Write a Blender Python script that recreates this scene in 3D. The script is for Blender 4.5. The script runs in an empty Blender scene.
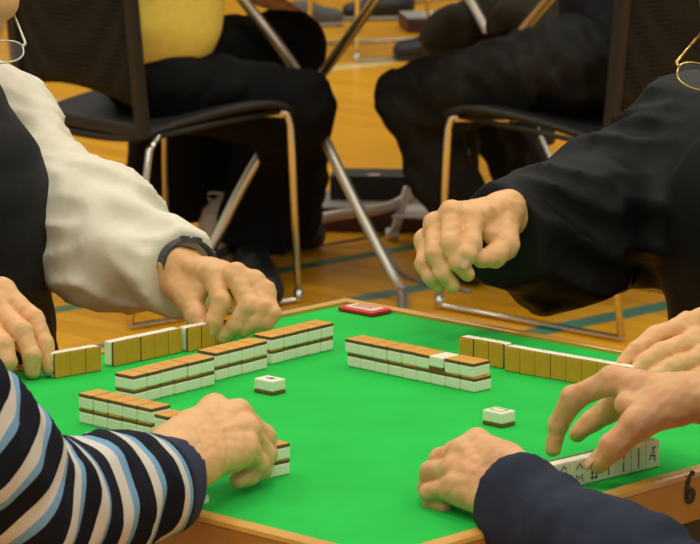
import bpy, bmesh, math, random
import numpy as np
from mathutils import Vector, Matrix
random.seed(7); np.random.seed(7)
SC = bpy.context.scene
COL = SC.collection
# ---------------------------------------------------------------- camera geometry (700 x 544 frame)
FPX = 3500.0; PIT = 0.1878
CAM = np.array([-0.0115, -3.507, 1.513])
_c, _s = math.cos(PIT), math.sin(PIT)
def ray(u, v):
    r = (u-350)/FPX; up = -(v-272)/FPX
    return np.array([r, _c+up*_s, -_s+up*_c])
def on(u, v, z):                       # pixel -> point on the horizontal plane z
    d = ray(u, v); return CAM + (z-CAM[2])/d[2]*d
def at(u, v, Y):                       # pixel -> point at world depth Y
    d = ray(u, v); return CAM + (Y-CAM[1])/d[1]*d
def V3(a): return np.array(a, float)
def nrm(a): a = np.array(a, float); return a/(np.linalg.norm(a)+1e-12)
def lerp(a, b, t): return np.array(a)*(1-t)+np.array(b)*t

# ---------------------------------------------------------------- objects
def tag(o, label=None, cat=None, group=None, kind=None):
    if label: o['label'] = label
    if cat: o['category'] = cat
    if group: o['group'] = group
    if kind: o['kind'] = kind
    return o
def empty(name, loc, label=None, cat=None, group=None, rz=0):
    o = bpy.data.objects.new(name, None); COL.objects.link(o)
    o.empty_display_size = .05
    o.location = [float(q) for q in loc]; o.rotation_euler = (0, 0, rz)
    return tag(o, label, cat, group)
def link_mesh(name, me, mats, parent=None, world=True):
    o = bpy.data.objects.new(name, me); COL.objects.link(o)
    for m in (mats if isinstance(mats, (list, tuple)) else [mats]): me.materials.append(m)
    if parent is not None:
        o.parent = parent
        if world:                      # vertices were made in world space
            q = parent
            off = Vector((0, 0, 0))
            while q is not None: off += Vector(q.location); q = q.parent
            me.transform(Matrix.Translation(-off))
    return o
def mesh_from(V, Fc, smooth=True):
    me = bpy.data.meshes.new('m'); me.from_pydata([tuple(map(float, v)) for v in V], [], Fc)
    me.update()
    if smooth: me.polygons.foreach_set('use_smooth', [True]*len(me.polygons))
    return me
def bm_mesh(bm, smooth=False):
    me = bpy.data.meshes.new('m'); bm.normal_update(); bm.to_mesh(me); bm.free()
    if smooth: me.polygons.foreach_set('use_smooth', [True]*len(me.polygons))
    return me
def add_box(bm, c, size, rz=0, M=None, bevel=0, seg=2, mi=0):
    r = bmesh.ops.create_cube(bm, size=1)
    vs = r['verts']
    T = Matrix.Translation(Vector([float(q) for q in c])) @ Matrix.Rotation(rz, 4, 'Z') if M is None else M
    for v in vs: v.co = Vector((v.co.x*size[0], v.co.y*size[1], v.co.z*size[2]))
    fs = list({f for v in vs for f in v.link_faces}); es = list({e for v in vs for e in v.link_edges})
    if bevel > 0:
        rr = bmesh.ops.bevel(bm, geom=es, offset=bevel, segments=seg, affect='EDGES', profile=.5)
        vs = list({v for f in rr['faces'] for v in f.verts} | {v for v in vs if v.is_valid})
        fs = list({f for v in vs for f in v.link_faces})
    for v in vs: v.co = T @ v.co
    for f in fs: f.material_index = mi
    return vs
def tube(pts, r, n=10, closed=False, smooth_steps=0):
    """tube mesh data along a polyline; r number or list"""
    P = [V3(p) for p in pts]
    if smooth_steps:
        Q = []
        m = len(P); rng = range(m if closed else m-1)
        for i in rng:
            p0 = P[(i-1) % m] if (closed or i > 0) else P[i]
            p1 = P[i]; p2 = P[(i+1) % m]
            p3 = P[(i+2) % m] if (closed or i+2 < m) else P[(i+1) % m]
            for k in range(smooth_steps):
                t = k/smooth_steps
                Q.append(.5*((2*p1)+(-p0+p2)*t+(2*p0-5*p1+4*p2-p3)*t*t+(-p0+3*p1-3*p2+p3)*t**3))
        if not closed: Q.append(P[-1])
        P = Q
    m = len(P)
    R = [r]*m if not isinstance(r, (list, tuple)) else list(np.interp(np.linspace(0, 1, m), np.linspace(0, 1, len(r)), r))
    V = []; F = []; prev = None
    for i in range(m):
        a = P[(i-1) % m] if (closed or i > 0) else P[i]; b = P[(i+1) % m] if (closed or i < m-1) else P[i]
        t = nrm(b-a)
        if prev is None:
            x = np.cross(t, [0, 0, 1.0]);
            if np.linalg.norm(x) < .1: x = np.cross(t, [0, 1.0, 0])
            x = nrm(x)
        else: x = nrm(prev - t*np.dot(prev, t))
        prev = x; y = np.cross(t, x)
        for k in range(n):
            a_ = 2*math.pi*k/n; V.append(P[i]+R[i]*(math.cos(a_)*x+math.sin(a_)*y))
    for i in range(m if closed else m-1):
        for k in range(n):
            j = (i+1) % m
            F.append((i*n+k, i*n+(k+1) % n, j*n+(k+1) % n, j*n+k))
    if not closed:
        F.append(tuple(range(n))[::-1]); F.append(tuple((m-1)*n+k for k in range(n)))
    return V, F
def join(parts):
    V = []; F = []
    for v, f in parts:
        o = len(V); V += list(v); F += [tuple(i+o for i in q) for q in f]
    return V, F
def stroke_mesh(strokes, O, X, Y, N, w, lift=.0003, th=.0003):
    """flat painted strokes on a plane: polylines in (x,y) metres on origin O, axes X,Y, normal N"""
    V = []; F = []
    for st in strokes:
        pts = [np.array(p, float) for p in st]
        L = []; Rr = []
        for i, p in enumerate(pts):
            a = pts[max(i-1, 0)]; b = pts[min(i+1, len(pts)-1)]
            t = (b-a)/(np.linalg.norm(b-a)+1e-9); nn = np.array([-t[1], t[0]])
            if i == 0: p = p-t*w*.4
            if i == len(pts)-1: p = p+t*w*.4
            L.append(p+nn*w/2); Rr.append(p-nn*w/2)
        o = len(V); m = len(pts)
        for h in (lift, lift+th):
            for q in L+Rr: V.append(O+X*q[0]+Y*q[1]+N*h)
        for i in range(m-1):
            a, b, c, d = o+i, o+i+1, o+m+i+1, o+m+i
            F.append((a+2*m, d+2*m, c+2*m, b+2*m)); F.append((a, b, c, d))
            F.append((a, a+2*m, b+2*m, b)); F.append((d, c, c+2*m, d+2*m))
        for i in (0, m-1):
            F.append((o+i, o+m+i, o+3*m+i, o+2*m+i))
    return V, F

# ---------------------------------------------------------------- signed distance bodies
def cap(P, a, b, ra, rb):
    a = np.asarray(a, np.float32); b = np.asarray(b, np.float32); ab = b-a
    d = P-a; h = np.clip(d@ab/(float(ab@ab)+1e-12), 0, 1)
    d -= h[:, None]*ab
    return np.sqrt(np.einsum('ij,ij->i', d, d)) - (ra+(rb-ra)*h)
def smin(a, b, k):
    h = np.clip(.5+.5*(b-a)/k, 0, 1); return b+(a-b)*h-k*h*(1-h)
def smax(a, b, k): return -smin(-a, -b, k)
def ell(P, c, R, rad):
    """ellipsoid: R rows = local axes"""
    q = (P-np.asarray(c, np.float32))@np.asarray(R, np.float32).T/np.asarray(rad, np.float32)
    k0 = np.sqrt(np.einsum('ij,ij->i', q, q))+1e-9
    q2 = q/np.asarray(rad, np.float32); k1 = np.sqrt(np.einsum('ij,ij->i', q2, q2))+1e-9
    return k0*(k0-1)/k1
def chain(P, pts, rad, k):
    d = None
    for i in range(len(pts)-1):
        c = cap(P, pts[i], pts[i+1], rad[i], rad[i+1])
        d = c if d is None else smin(d, c, k)
    return d
def wrin(P, freq, seed, stretch=None, n=7):
    rs = np.random.RandomState(seed); out = np.zeros(len(P), np.float32)
    for i in range(n):
        k = rs.randn(3); k = k/np.linalg.norm(k)
        if stretch is not None:
            s = np.asarray(stretch, float); k = k + s*np.sign(k@s)*1.2; k /= np.linalg.norm(k)
        k = (k*freq*(.6+.9*rs.rand())).astype(np.float32)
        out += np.sin(P@k+rs.rand()*6.28+1.3*np.sin(P@(k[[1, 2, 0]]*.43)+rs.rand()*6))
    return out/n**.5
def surf(fn, lo, hi, res):
    """surface nets"""
    lo = np.asarray(lo, float); hi = np.asarray(hi, float)
    n = np.maximum(np.ceil((hi-lo)/res).astype(int)+1, 4)
    ax = [(lo[i]+res*np.arange(n[i])).astype(np.float32) for i in range(3)]
    val = np.empty(tuple(n), np.float32)
    step = max(1, int(400000//(n[1]*n[2])))
    for i0 in range(0, n[0], step):
        i1 = min(n[0], i0+step)
        G = np.stack(np.meshgrid(ax[0][i0:i1], ax[1], ax[2], indexing='ij'), -1).reshape(-1, 3)
        val[i0:i1] = fn(G).reshape(i1-i0, n[1], n[2])
    for a in range(3):                 # always closed
        sl = [slice(None)]*3
        for e in (0, -1):
            sl[a] = e; val[tuple(sl)] = np.maximum(val[tuple(sl)], res*.3)
    sg = val < 0
    nc = n-1
    acc = np.zeros(tuple(nc)+(3,), np.float32); cnt = np.zeros(tuple(nc), np.int32)
    corners = [(i, j, k) for i in (0, 1) for j in (0, 1) for k in (0, 1)]
    def cs(c): return tuple(slice(c[a], c[a]+nc[a]) for a in range(3))
    for c in corners:
        for a in range(3):
            if c[a] == 0:
                d = list(c); d[a] = 1
                v0 = val[cs(c)]; v1 = val[cs(tuple(d))]
                m = (v0 < 0) != (v1 < 0)
                t = np.where(m, v0/(v0-v1+1e-20), 0)
                for b in range(3):
                    acc[..., b] += np.where(m, (t if b == a else float(c[b])), 0)
                cnt += m
    idx = -np.ones(tuple(nc), np.int64); act = cnt > 0
    idx[act] = np.arange(act.sum())
    ijk = np.argwhere(act)
    V = lo + res*(ijk + acc[act]/cnt[act][:, None])
    quads = []
    for a in range(3):
        b, c = (a+1) % 3, (a+2) % 3
        s0 = [slice(None)]*3; s1 = [slice(None)]*3
        s0[a] = slice(0, -1); s1[a] = slice(1, None)
        for q in (b, c): s0[q] = slice(1, -1); s1[q] = slice(1, -1)
        A = sg[tuple(s0)]; B = sg[tuple(s1)]
        e = np.argwhere(A != B)
        if len(e) == 0: continue
        fl = A[tuple(e.T)]
        e[:, b] += 1; e[:, c] += 1
        def g(db, dc):
            q = e.copy(); q[:, b] -= db; q[:, c] -= dc
            return idx[tuple(q.T)]
        Q = np.stack([g(1, 1), g(0, 1), g(0, 0), g(1, 0)], 1)
        Q[~fl] = Q[~fl][:, ::-1]
        quads.append(Q)
    Q = np.concatenate(quads)
    return V, Q
def np_mesh(V, Q, smooth=True, relax=0):
    if relax:
        for _ in range(relax):
            S = np.zeros_like(V); C = np.zeros(len(V))
            for k in range(4):
                i, j = Q[:, k], Q[:, (k+1) % 4]
                np.add.at(S, i, V[j]); np.add.at(C, i, 1); np.add.at(S, j, V[i]); np.add.at(C, j, 1)
            V = V*.5+.5*S/C[:, None]
    me = bpy.data.meshes.new('m')
    me.vertices.add(len(V)); me.vertices.foreach_set('co', V.astype(np.float32).ravel())
    me.loops.add(Q.size); me.loops.foreach_set('vertex_index', Q.ravel().astype(np.int32))
    me.polygons.add(len(Q)); me.polygons.foreach_set('loop_start', np.arange(0, Q.size, 4, dtype=np.int32))
    me.polygons.foreach_set('loop_total', np.full(len(Q), 4, np.int32))
    me.update(calc_edges=True); me.validate()
    me.polygons.foreach_set('use_smooth', [smooth]*len(me.polygons))
    return me
def cat_vq(parts):
    V = []; Q = []; o = 0
    for v, q in parts: V.append(v); Q.append(q+o); o += len(v)
    return np.concatenate(V), np.concatenate(Q)

# ---------------------------------------------------------------- materials
def srgb(r, g, b):
    f = lambda c: (c/255/12.92) if c/255 <= .04045 else ((c/255+.055)/1.055)**2.4
    return (f(r), f(g), f(b), 1)
def mat(name, col, rough=.6, metal=0, var=.0, vscale=30, bump=0, bscale=200, spec=.5, sss=0, coat=0, col2=None, detail=3):
    m = bpy.data.materials.new(name); m.use_nodes = True
    nt = m.node_tree; b = nt.nodes['Principled BSDF']
    b.inputs['Base Color'].default_value = col; b.inputs['Roughness'].default_value = rough
    b.inputs['Metallic'].default_value = metal
    b.inputs['Specular IOR Level'].default_value = spec
    if coat: b.inputs['Coat Weight'].default_value = coat; b.inputs['Coat Roughness'].default_value = .15
    if sss:
        b.inputs['Subsurface Weight'].default_value = sss; b.inputs['Subsurface Radius'].default_value = (1, .35, .2)
        b.inputs['Subsurface Scale'].default_value = .006
    tc = nt.nodes.new('ShaderNodeTexCoord')
    if var or col2:
        n = nt.nodes.new('ShaderNodeTexNoise'); n.inputs['Scale'].default_value = vscale; n.inputs['Detail'].default_value = detail
        nt.links.new(tc.outputs['Object'], n.inputs['Vector'])
        mx = nt.nodes.new('ShaderNodeMix'); mx.data_type = 'RGBA'
        c2 = col2 if col2 else tuple(min(1, c*(1+var)) for c in col[:3])+(1,)
        c1 = col if col2 else tuple(c*(1-var) for c in col[:3])+(1,)
        mx.inputs[6].default_value = c1; mx.inputs[7].default_value = c2
        rp = nt.nodes.new('ShaderNodeMapRange'); rp.inputs[1].default_value = .3; rp.inputs[2].default_value = .7
        nt.links.new(n.outputs['Fac'], rp.inputs[0]); nt.links.new(rp.outputs[0], mx.inputs[0])
        nt.links.new(mx.outputs[2], b.inputs['Base Color'])
    if bump:
        n2 = nt.nodes.new('ShaderNodeTexNoise'); n2.inputs['Scale'].default_value = bscale; n2.inputs['Detail'].default_value = 4
        nt.links.new(tc.outputs['Object'], n2.inputs['Vector'])
        bp = nt.nodes.new('ShaderNodeBump'); bp.inputs['Strength'].default_value = bump; bp.inputs['Distance'].default_value = .002
        nt.links.new(n2.outputs['Fac'], bp.inputs['Height']); nt.links.new(bp.outputs[0], b.inputs['Normal'])
    return m
M = {}
M['felt'] = mat('green_felt', srgb(38, 188, 74), .9, var=.06, vscale=14, bump=.25, bscale=900, spec=.15)
M['rimwood'] = mat('rim_wood', srgb(206, 146, 52), .38, col2=srgb(216, 160, 70), vscale=9, coat=.2)
M['apronwood'] = mat('apron_wood', srgb(182, 120, 44), .4, col2=srgb(198, 138, 58), vscale=12, coat=.2)
M['black'] = mat('black_plastic', srgb(22, 21, 20), .5)
M['ivory'] = mat('tile_ivory', srgb(242, 238, 212), .32, spec=.5)
M['bamboo'] = mat('tile_bamboo_back', srgb(222, 160, 46), .35, col2=srgb(208, 142, 34), vscale=60)
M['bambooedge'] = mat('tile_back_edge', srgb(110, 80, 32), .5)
M['ink'] = mat('black_ink', srgb(30, 26, 40), .6)
M['inkblue'] = mat('blue_ink', srgb(84, 78, 108), .6)
M['inkpurple'] = mat('purple_ink', srgb(150, 130, 165), .6)
M['inkgrey'] = mat('grey_ink', srgb(170, 165, 150), .6)
M['red'] = mat('red_plastic', srgb(206, 22, 34), .35)
M['cream'] = mat('cream_label', srgb(236, 222, 196), .5)
M['redink'] = mat('red_ink', srgb(216, 92, 78), .5)
M['skin'] = mat('skin_light', srgb(222, 168, 112), .5, col2=srgb(234, 182, 128), vscale=45, bump=.18, bscale=350, spec=.35, sss=.12)
M['skin2'] = mat('skin_ruddy', srgb(216, 154, 106), .5, col2=srgb(230, 178, 126), vscale=40, bump=.2, bscale=300, spec=.35, sss=.12)
M['nail'] = mat('fingernail', srgb(224, 176, 146), .3)
M['white'] = mat('white_knit', srgb(236, 228, 208), .85, var=.04, vscale=60, bump=.2, bscale=600, spec=.2)
M['blackcloth'] = mat('black_cloth', srgb(24, 24, 25), .75, var=.25, vscale=25, bump=.3, bscale=500, spec=.25)
M['blackjacket'] = mat('black_jacket', srgb(20, 20, 20), .65, var=.2, vscale=30, bump=.25, bscale=300, spec=.18)
M['blacktrouser'] = mat('black_trousers', srgb(17, 17, 18), .85, var=.2, vscale=30, bump=.2, bscale=400, spec=.12)
M['greytrouser'] = mat('charcoal_trousers', srgb(31, 31, 30), .8, var=.25, vscale=25, bump=.3, bscale=300, spec=.2)
M['olivetrouser'] = mat('olive_trousers', srgb(50, 48, 34), .8, var=.2, vscale=20, spec=.2)
M['navyjacket'] = mat('dark_navy_jacket', srgb(26, 28, 36), .7, var=.2, vscale=30, spec=.2)
M['yellow'] = mat('yellow_knit', srgb(240, 218, 100), .85, var=.05, vscale=50, bump=.3, bscale=500, spec=.15)
M['navy'] = mat('navy_knit', srgb(46, 51, 66), .85, var=.12, vscale=60, bump=.3, bscale=500, spec=.15)
M['jeans'] = mat('blue_grey_trousers', srgb(90, 98, 120), .8, var=.1, vscale=60, spec=.2)
M['hair'] = mat('dark_hair', srgb(34, 30, 27), .6, var=.4, vscale=120)
M['greyhair'] = mat('grey_hair', srgb(96, 90, 82), .6, var=.4, vscale=120)
M['eye'] = mat('eye_white', srgb(225, 220, 210), .2)
M['chrome'] = mat('chrome', srgb(205, 200, 190), .2, metal=1)
M['steel'] = mat('brushed_steel', srgb(206, 200, 186), .48, metal=1)
M['warmchrome'] = mat('warm_chrome', srgb(240, 228, 200), .3, metal=1)  # chrome, with the floor's warm reflection put into the metal tint
M['gold'] = mat('gold_metal', srgb(226, 190, 110), .22, metal=1)
M['seatplastic'] = mat('charcoal_plastic', srgb(36, 34, 31), .55, spec=.3)
M['maroon'] = mat('maroon_leatherette', srgb(58, 24, 24), .45, var=.15, vscale=20)
M['paper'] = mat('white_paper', srgb(222, 216, 204), .7)
M['greyshoe'] = mat('grey_suede', srgb(84, 82, 78), .8, var=.1, vscale=60)
M['blackshoe'] = mat('black_shoe', srgb(20, 20, 21), .45)
M['sole'] = mat('pale_sole', srgb(150, 146, 138), .6)
M['plasticbag'] = mat('pale_plastic', srgb(190, 182, 166), .3, var=.12, vscale=25)
M['watchband'] = mat('grey_watch_band', srgb(62, 62, 66), .4, var=.2, vscale=200)
M['watchface'] = mat('dark_watch_glass', srgb(26, 28, 32), .12)
M['tabletop2'] = mat('brown_laminate', srgb(120, 80, 40), .5)
M['wallpaint'] = mat('gym_wall_paint', srgb(150, 120, 84), .7, var=.08, vscale=.6)
# glass lens
m = bpy.data.materials.new('lens_glass'); m.use_nodes = True; b = m.node_tree.nodes['Principled BSDF']
b.inputs['Base Color'].default_value = (1, .98, .9, 1); b.inputs['Roughness'].default_value = .03
b.inputs['Transmission Weight'].default_value = 1; b.inputs['IOR'].default_value = 1.45; M['lens'] = m
# mesh fabric of the chair backs: woven holes as a fine bump / colour grid
m = mat('mesh_fabric', srgb(30, 28, 24), .8, spec=.15); nt = m.node_tree; b = nt.nodes['Principled BSDF']
tc = nt.nodes.new('ShaderNodeTexCoord'); vo = nt.nodes.new('ShaderNodeTexVoronoi'); vo.inputs['Scale'].default_value = 95; vo.inputs['Randomness'].default_value = .15
nt.links.new(tc.outputs['Object'], vo.inputs['Vector'])
cr = nt.nodes.new('ShaderNodeValToRGB'); cr.color_ramp.elements[0].position = .25; cr.color_ramp.elements[0].color = srgb(14, 13, 11)
cr.color_ramp.elements[1].position = .5; cr.color_ramp.elements[1].color = srgb(38, 36, 30)
nt.links.new(vo.outputs['Distance'], cr.inputs[0]); nt.links.new(cr.outputs[0], b.inputs['Base Color']); M['mesh'] = m
# striped knit: attribute 'along' in metres down the sleeve
m = mat('striped_knit', srgb(30, 31, 42), .9, spec=.15); nt = m.node_tree; b = nt.nodes['Principled BSDF']
an = nt.nodes.new('ShaderNodeAttribute'); an.attribute_name = 'along'
dv = nt.nodes.new('ShaderNodeMath'); dv.operation = 'DIVIDE'; dv.inputs[1].default_value = .0445
fr = nt.nodes.new('ShaderNodeMath'); fr.operation = 'FRACT'
nt.links.new(an.outputs['Fac'], dv.inputs[0]); nt.links.new(dv.outputs[0], fr.inputs[0])
cr = nt.nodes.new('ShaderNodeValToRGB'); cr.color_ramp.interpolation = 'CONSTANT'
els = cr.color_ramp.elements
els[0].position = 0; els[0].color = srgb(27, 28, 38)
els[1].position = .46; els[1].color = srgb(214, 208, 196)
e = els.new(.74); e.color = srgb(122, 164, 198)
e = els.new(.90); e.color = srgb(27, 28, 38)
nt.links.new(fr.outputs[0], cr.inputs[0])
cf = nt.nodes.new('ShaderNodeAttribute'); cf.attribute_name = 'cuff'
mx = nt.nodes.new('ShaderNodeMix'); mx.data_type = 'RGBA'; mx.inputs[7].default_value = srgb(58, 62, 80)
nt.links.new(cf.outputs['Fac'], mx.inputs[0]); nt.links.new(cr.outputs[0], mx.inputs[6]); nt.links.new(mx.outputs[2], b.inputs['Base Color']); M['striped'] = m
# gym floor: varnished maple strips with painted court lines
m = bpy.data.materials.new('gym_floor'); m.use_nodes = True; nt = m.node_tree; b = nt.nodes['Principled BSDF']
tc = nt.nodes.new('ShaderNodeTexCoord'); mp = nt.nodes.new('ShaderNodeMapping'); mp.inputs['Rotation'].default_value = (0, 0, math.radians(46))
nt.links.new(tc.outputs['Object'], mp.inputs['Vector'])
br = nt.nodes.new('ShaderNodeTexBrick'); br.inputs['Scale'].default_value = 1; br.inputs['Brick Width'].default_value = .9
br.inputs['Row Height'].default_value = .075; br.inputs['Mortar Size'].default_value = .0012; br.offset = .37
br.inputs['Color1'].default_value = srgb(230, 166, 30); br.inputs['Color2'].default_value = srgb(212, 146, 18); br.inputs['Mortar'].default_value = srgb(120, 72, 18)
nt.links.new(mp.outputs[0], br.inputs['Vector'])
nz = nt.nodes.new('ShaderNodeTexNoise'); nz.inputs['Scale'].default_value = 3; nz.inputs['Detail'].default_value = 5
mp2 = nt.nodes.new('ShaderNodeMapping'); mp2.inputs['Scale'].default_value = (1, 14, 1); nt.links.new(mp.outputs[0], mp2.inputs['Vector']); nt.links.new(mp2.outputs[0], nz.inputs['Vector'])
mx = nt.nodes.new('ShaderNodeMix'); mx.data_type = 'RGBA'; mx.blend_type = 'MULTIPLY'; mx.inputs[0].default_value = .35
nt.links.new(br.outputs['Color'], mx.inputs[6]); nt.links.new(nz.outputs['Fac'], mx.inputs[7])
hs = nt.nodes.new('ShaderNodeHueSaturation'); hs.inputs['Value'].default_value = 1.2; nt.links.new(mx.outputs[2], hs.inputs['Color'])
sx = nt.nodes.new('ShaderNodeSeparateXYZ')
mp3 = nt.nodes.new('ShaderNodeMapping'); mp3.inputs['Rotation'].default_value = (0, 0, math.radians(-44.0)); nt.links.new(tc.outputs['Object'], mp3.inputs['Vector'])
nt.links.new(mp3.outputs[0], sx.inputs[0])
last = hs.outputs['Color']
for q, w, c in ((3.339, .026, srgb(70, 122, 84)), (2.966, .03, srgb(78, 128, 112)), (2.445, .035, srgb(62, 122, 104)), (3.505, .013, srgb(46, 42, 34)), (5.87, .05, srgb(224, 196, 130))):
    sb = nt.nodes.new('ShaderNodeMath'); sb.operation = 'SUBTRACT'; sb.inputs[1].default_value = q; nt.links.new(sx.outputs['Y'], sb.inputs[0])
    ab = nt.nodes.new('ShaderNodeMath'); ab.operation = 'ABSOLUTE'; nt.links.new(sb.outputs[0], ab.inputs[0])
    lt = nt.nodes.new('ShaderNodeMath'); lt.operation = 'LESS_THAN'; lt.inputs[1].default_value = w; nt.links.new(ab.outputs[0], lt.inputs[0])
    m2 = nt.nodes.new('ShaderNodeMix'); m2.data_type = 'RGBA'; m2.inputs[7].default_value = c
    nt.links.new(lt.outputs[0], m2.inputs[0]); nt.links.new(last, m2.inputs[6]); last = m2.outputs[2]
nt.links.new(last, b.inputs['Base Color'])
b.inputs['Roughness'].default_value = .3; b.inputs['Specular IOR Level'].default_value = .3
M['floor'] = m
# ---------------------------------------------------------------- mahjong table
YAW = .8131; UA = np.array([math.cos(YAW), math.sin(YAW), 0]); UB = np.array([-math.sin(YAW), math.cos(YAW), 0])
TZ = .70; S = .40; RW = .0165; LIP = .0045
table = empty('mahjong_table', (0, 0, 0), 'square wooden table with a green felt top in the foreground', 'table')
def tw(a, b, z): return UA*a+UB*b+np.array([0, 0, z])
bm = bmesh.new(); add_box(bm, (0, 0, TZ-.004), (2*S+.004, 2*S+.004, .008), YAW)
link_mesh('felt_mat', bm_mesh(bm), M['felt'], table)
# rim: mitred lip with a rounded outer edge, swept round the square
prof = [(S, TZ-.0012), (S, TZ+LIP-.001), (S+.001, TZ+LIP), (S+RW-.005, TZ+LIP), (S+RW-.0015, TZ+LIP-.0015), (S+RW, TZ+LIP-.005), (S+RW, TZ-.0012)]
V = []; F = []
for k, (sa, sb) in enumerate(((1, 1), (-1, 1), (-1, -1), (1, -1))):
    for r, z in prof: V.append(tw(sa*r, sb*r, z))
n = len(prof)
for k in range(4):
    for i in range(n):
        j = (i+1) % n; k2 = (k+1) % 4
        F.append((k*n+i, k2*n+i, k2*n+j, k*n+j))
me = mesh_from(V, F, False)
bm = bmesh.new(); bm.from_mesh(me); bmesh.ops.recalc_face_normals(bm, faces=bm.faces); me = bm_mesh(bm)
link_mesh('rim', me, M['rimwood'], table)
SO = S+RW
for k, rz in enumerate((0, math.pi/2, math.pi, 3*math.pi/2)):
    bm = bmesh.new(); c = Matrix.Rotation(YAW+rz, 3, 'Z') @ Vector((0, -(SO-.008), 0))
    add_box(bm, (c.x, c.y, TZ-.0012-.0215), (2*SO-.001 if k % 2 == 0 else 2*SO-.032, .015, .043), YAW+rz, bevel=.0015)
    link_mesh('apron', bm_mesh(bm), M['apronwood'], table)
bm = bmesh.new(); add_box(bm, (0, 0, TZ-.062), (2*S-.03, 2*S-.03, .034), YAW); link_mesh('underframe', bm_mesh(bm), M['black'], table)
for sa in (-1, 1):
    for sb in (-1, 1):
        v, f = tube([tw(sa*.34, sb*.34, TZ-.08), tw(sa*.36, sb*.36, 0.012)], .014, 12); o = link_mesh('leg', mesh_from(v, f), M['steel'], table)
        v2, f2 = tube([tw(sa*.36, sb*.36, .03), tw(sa*.36, sb*.36, 0)], .018, 12); link_mesh('rubber_foot', mesh_from(v2, f2), M['black'], o)
# the painted 6 on the near right apron
nrm_ap = -UB; O6 = None
# intersection of the pixel ray with the apron plane  (-UB) . p = SO
d = ray(690, 488.5); t = (SO+.0001-np.dot(nrm_ap, CAM))/np.dot(nrm_ap, d); O6 = CAM+t*d
six = [[(.004, .014), (.0015, .0155), (-.001, .012), (-.003, .006), (-.0045, -.001), (-.0045, -.007), (-.003, -.0115), (.0005, -.013), (.0042, -.0115), (.0058, -.008), (.0052, -.004), (.002, -.0015), (-.0015, -.0025), (-.004, -.006)]]
v, f = stroke_mesh(six, O6, UA, np.array([0, 0, 1.]), nrm_ap, .0054)
link_mesh('painted_number', mesh_from(v, f, False), M['ink'], table)

# red marker plate in the far corner
pc = tw(.3805, .352, TZ)
plate = empty('score_plate', (pc[0], pc[1], TZ), 'red plate with white label lying in the far corner of the green table', 'plate')
pa = YAW-math.pi/2
bm = bmesh.new(); add_box(bm, (pc[0], pc[1], TZ+.003), (.057, .034, .006), pa, bevel=.0025, seg=3); link_mesh('red_base', bm_mesh(bm), M['red'], plate)
bm = bmesh.new(); add_box(bm, (pc[0], pc[1], TZ+.006), (.043, .021, .0014), pa, bevel=.0006); link_mesh('white_label', bm_mesh(bm), M['cream'], plate)
X = np.array([math.cos(pa), math.sin(pa), 0]); Y = np.array([-X[1], X[0], 0])
st = []
for i, cx in enumerate((-.0125, -.006, .0005, .007, .0132)):
    st += [[(cx-.002, .006), (cx+.0022, .0055)], [(cx, .007), (cx-.0004, -.006)], [(cx-.0022, -.001+.001*(i % 2)), (cx+.0022, -.0005)], [(cx-.0018, -.006), (cx+.002, -.0055)]]
v, f = stroke_mesh(st, np.array([pc[0], pc[1], TZ+.0066]), X, Y, np.array([0, 0, 1.]), .0011)
link_mesh('red_lettering', mesh_from(v, f, False), M['redink'], plate)
# small white plastic piece on the near left rim
q = on(204, 503, TZ+LIP)
scrap = empty('corner_clip', (q[0], q[1], TZ+LIP), 'tiny white plastic clip on the near wooden rim beside the striped cuff', 'clip')
bm = bmesh.new(); add_box(bm, (q[0], q[1], TZ+LIP+.003), (.009, .007, .006), YAW+.2, bevel=.0015); add_box(bm, (q[0]+.002, q[1], TZ+LIP+.0065), (.004, .004, .002), YAW+.2, bevel=.0006)
link_mesh('clip_body', bm_mesh(bm), mat('white_plastic', srgb(226, 228, 232), .4), scrap)

# ---------------------------------------------------------------- tiles
TW, TL, TT = .0207, .027, .0154; BK = .0036
def tile_meshes():
    # local axes: x width, y length, z thickness, bamboo back at +z ; origin at the centre of the ivory side (z=0)
    bm = bmesh.new(); add_box(bm, (0, 0, (TT-BK)/2), (TW, TL, TT-BK), bevel=.0016, seg=2); a = bm_mesh(bm)
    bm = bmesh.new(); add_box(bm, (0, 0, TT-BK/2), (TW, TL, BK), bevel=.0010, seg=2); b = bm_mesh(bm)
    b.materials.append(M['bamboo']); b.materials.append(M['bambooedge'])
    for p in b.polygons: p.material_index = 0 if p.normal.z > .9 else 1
    a.materials.append(M['ivory']); return a, b
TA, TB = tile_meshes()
tile0 = None
def tile(loc, R, label, group):
    """R: 3x3 columns = local x,y,z axes in world"""
    global tile0
    r = bpy.data.objects.new('mahjong_tile', None); r.empty_display_size = .02; COL.objects.link(r)
    m4 = Matrix(((R[0][0], R[1][0], R[2][0], loc[0]), (R[0][1], R[1][1], R[2][1], loc[1]), (R[0][2], R[1][2], R[2][2], loc[2]), (0, 0, 0, 1)))
    r.matrix_world = m4
    tag(r, label, 'mahjong tile', group)
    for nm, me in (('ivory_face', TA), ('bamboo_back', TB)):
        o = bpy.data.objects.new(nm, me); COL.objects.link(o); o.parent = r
    return r
ORD = ['first', 'second', 'third', 'fourth', 'fifth', 'sixth', 'seventh', 'eighth', 'ninth', 'tenth', 'eleventh', 'twelfth', 'thirteenth', 'fourteenth', 'fifteenth', 'sixteenth', 'seventeenth', 'eighteenth']
UP = np.array([0, 0, 1.])
def jit(a=.0006): return random.uniform(-a, a)
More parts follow.
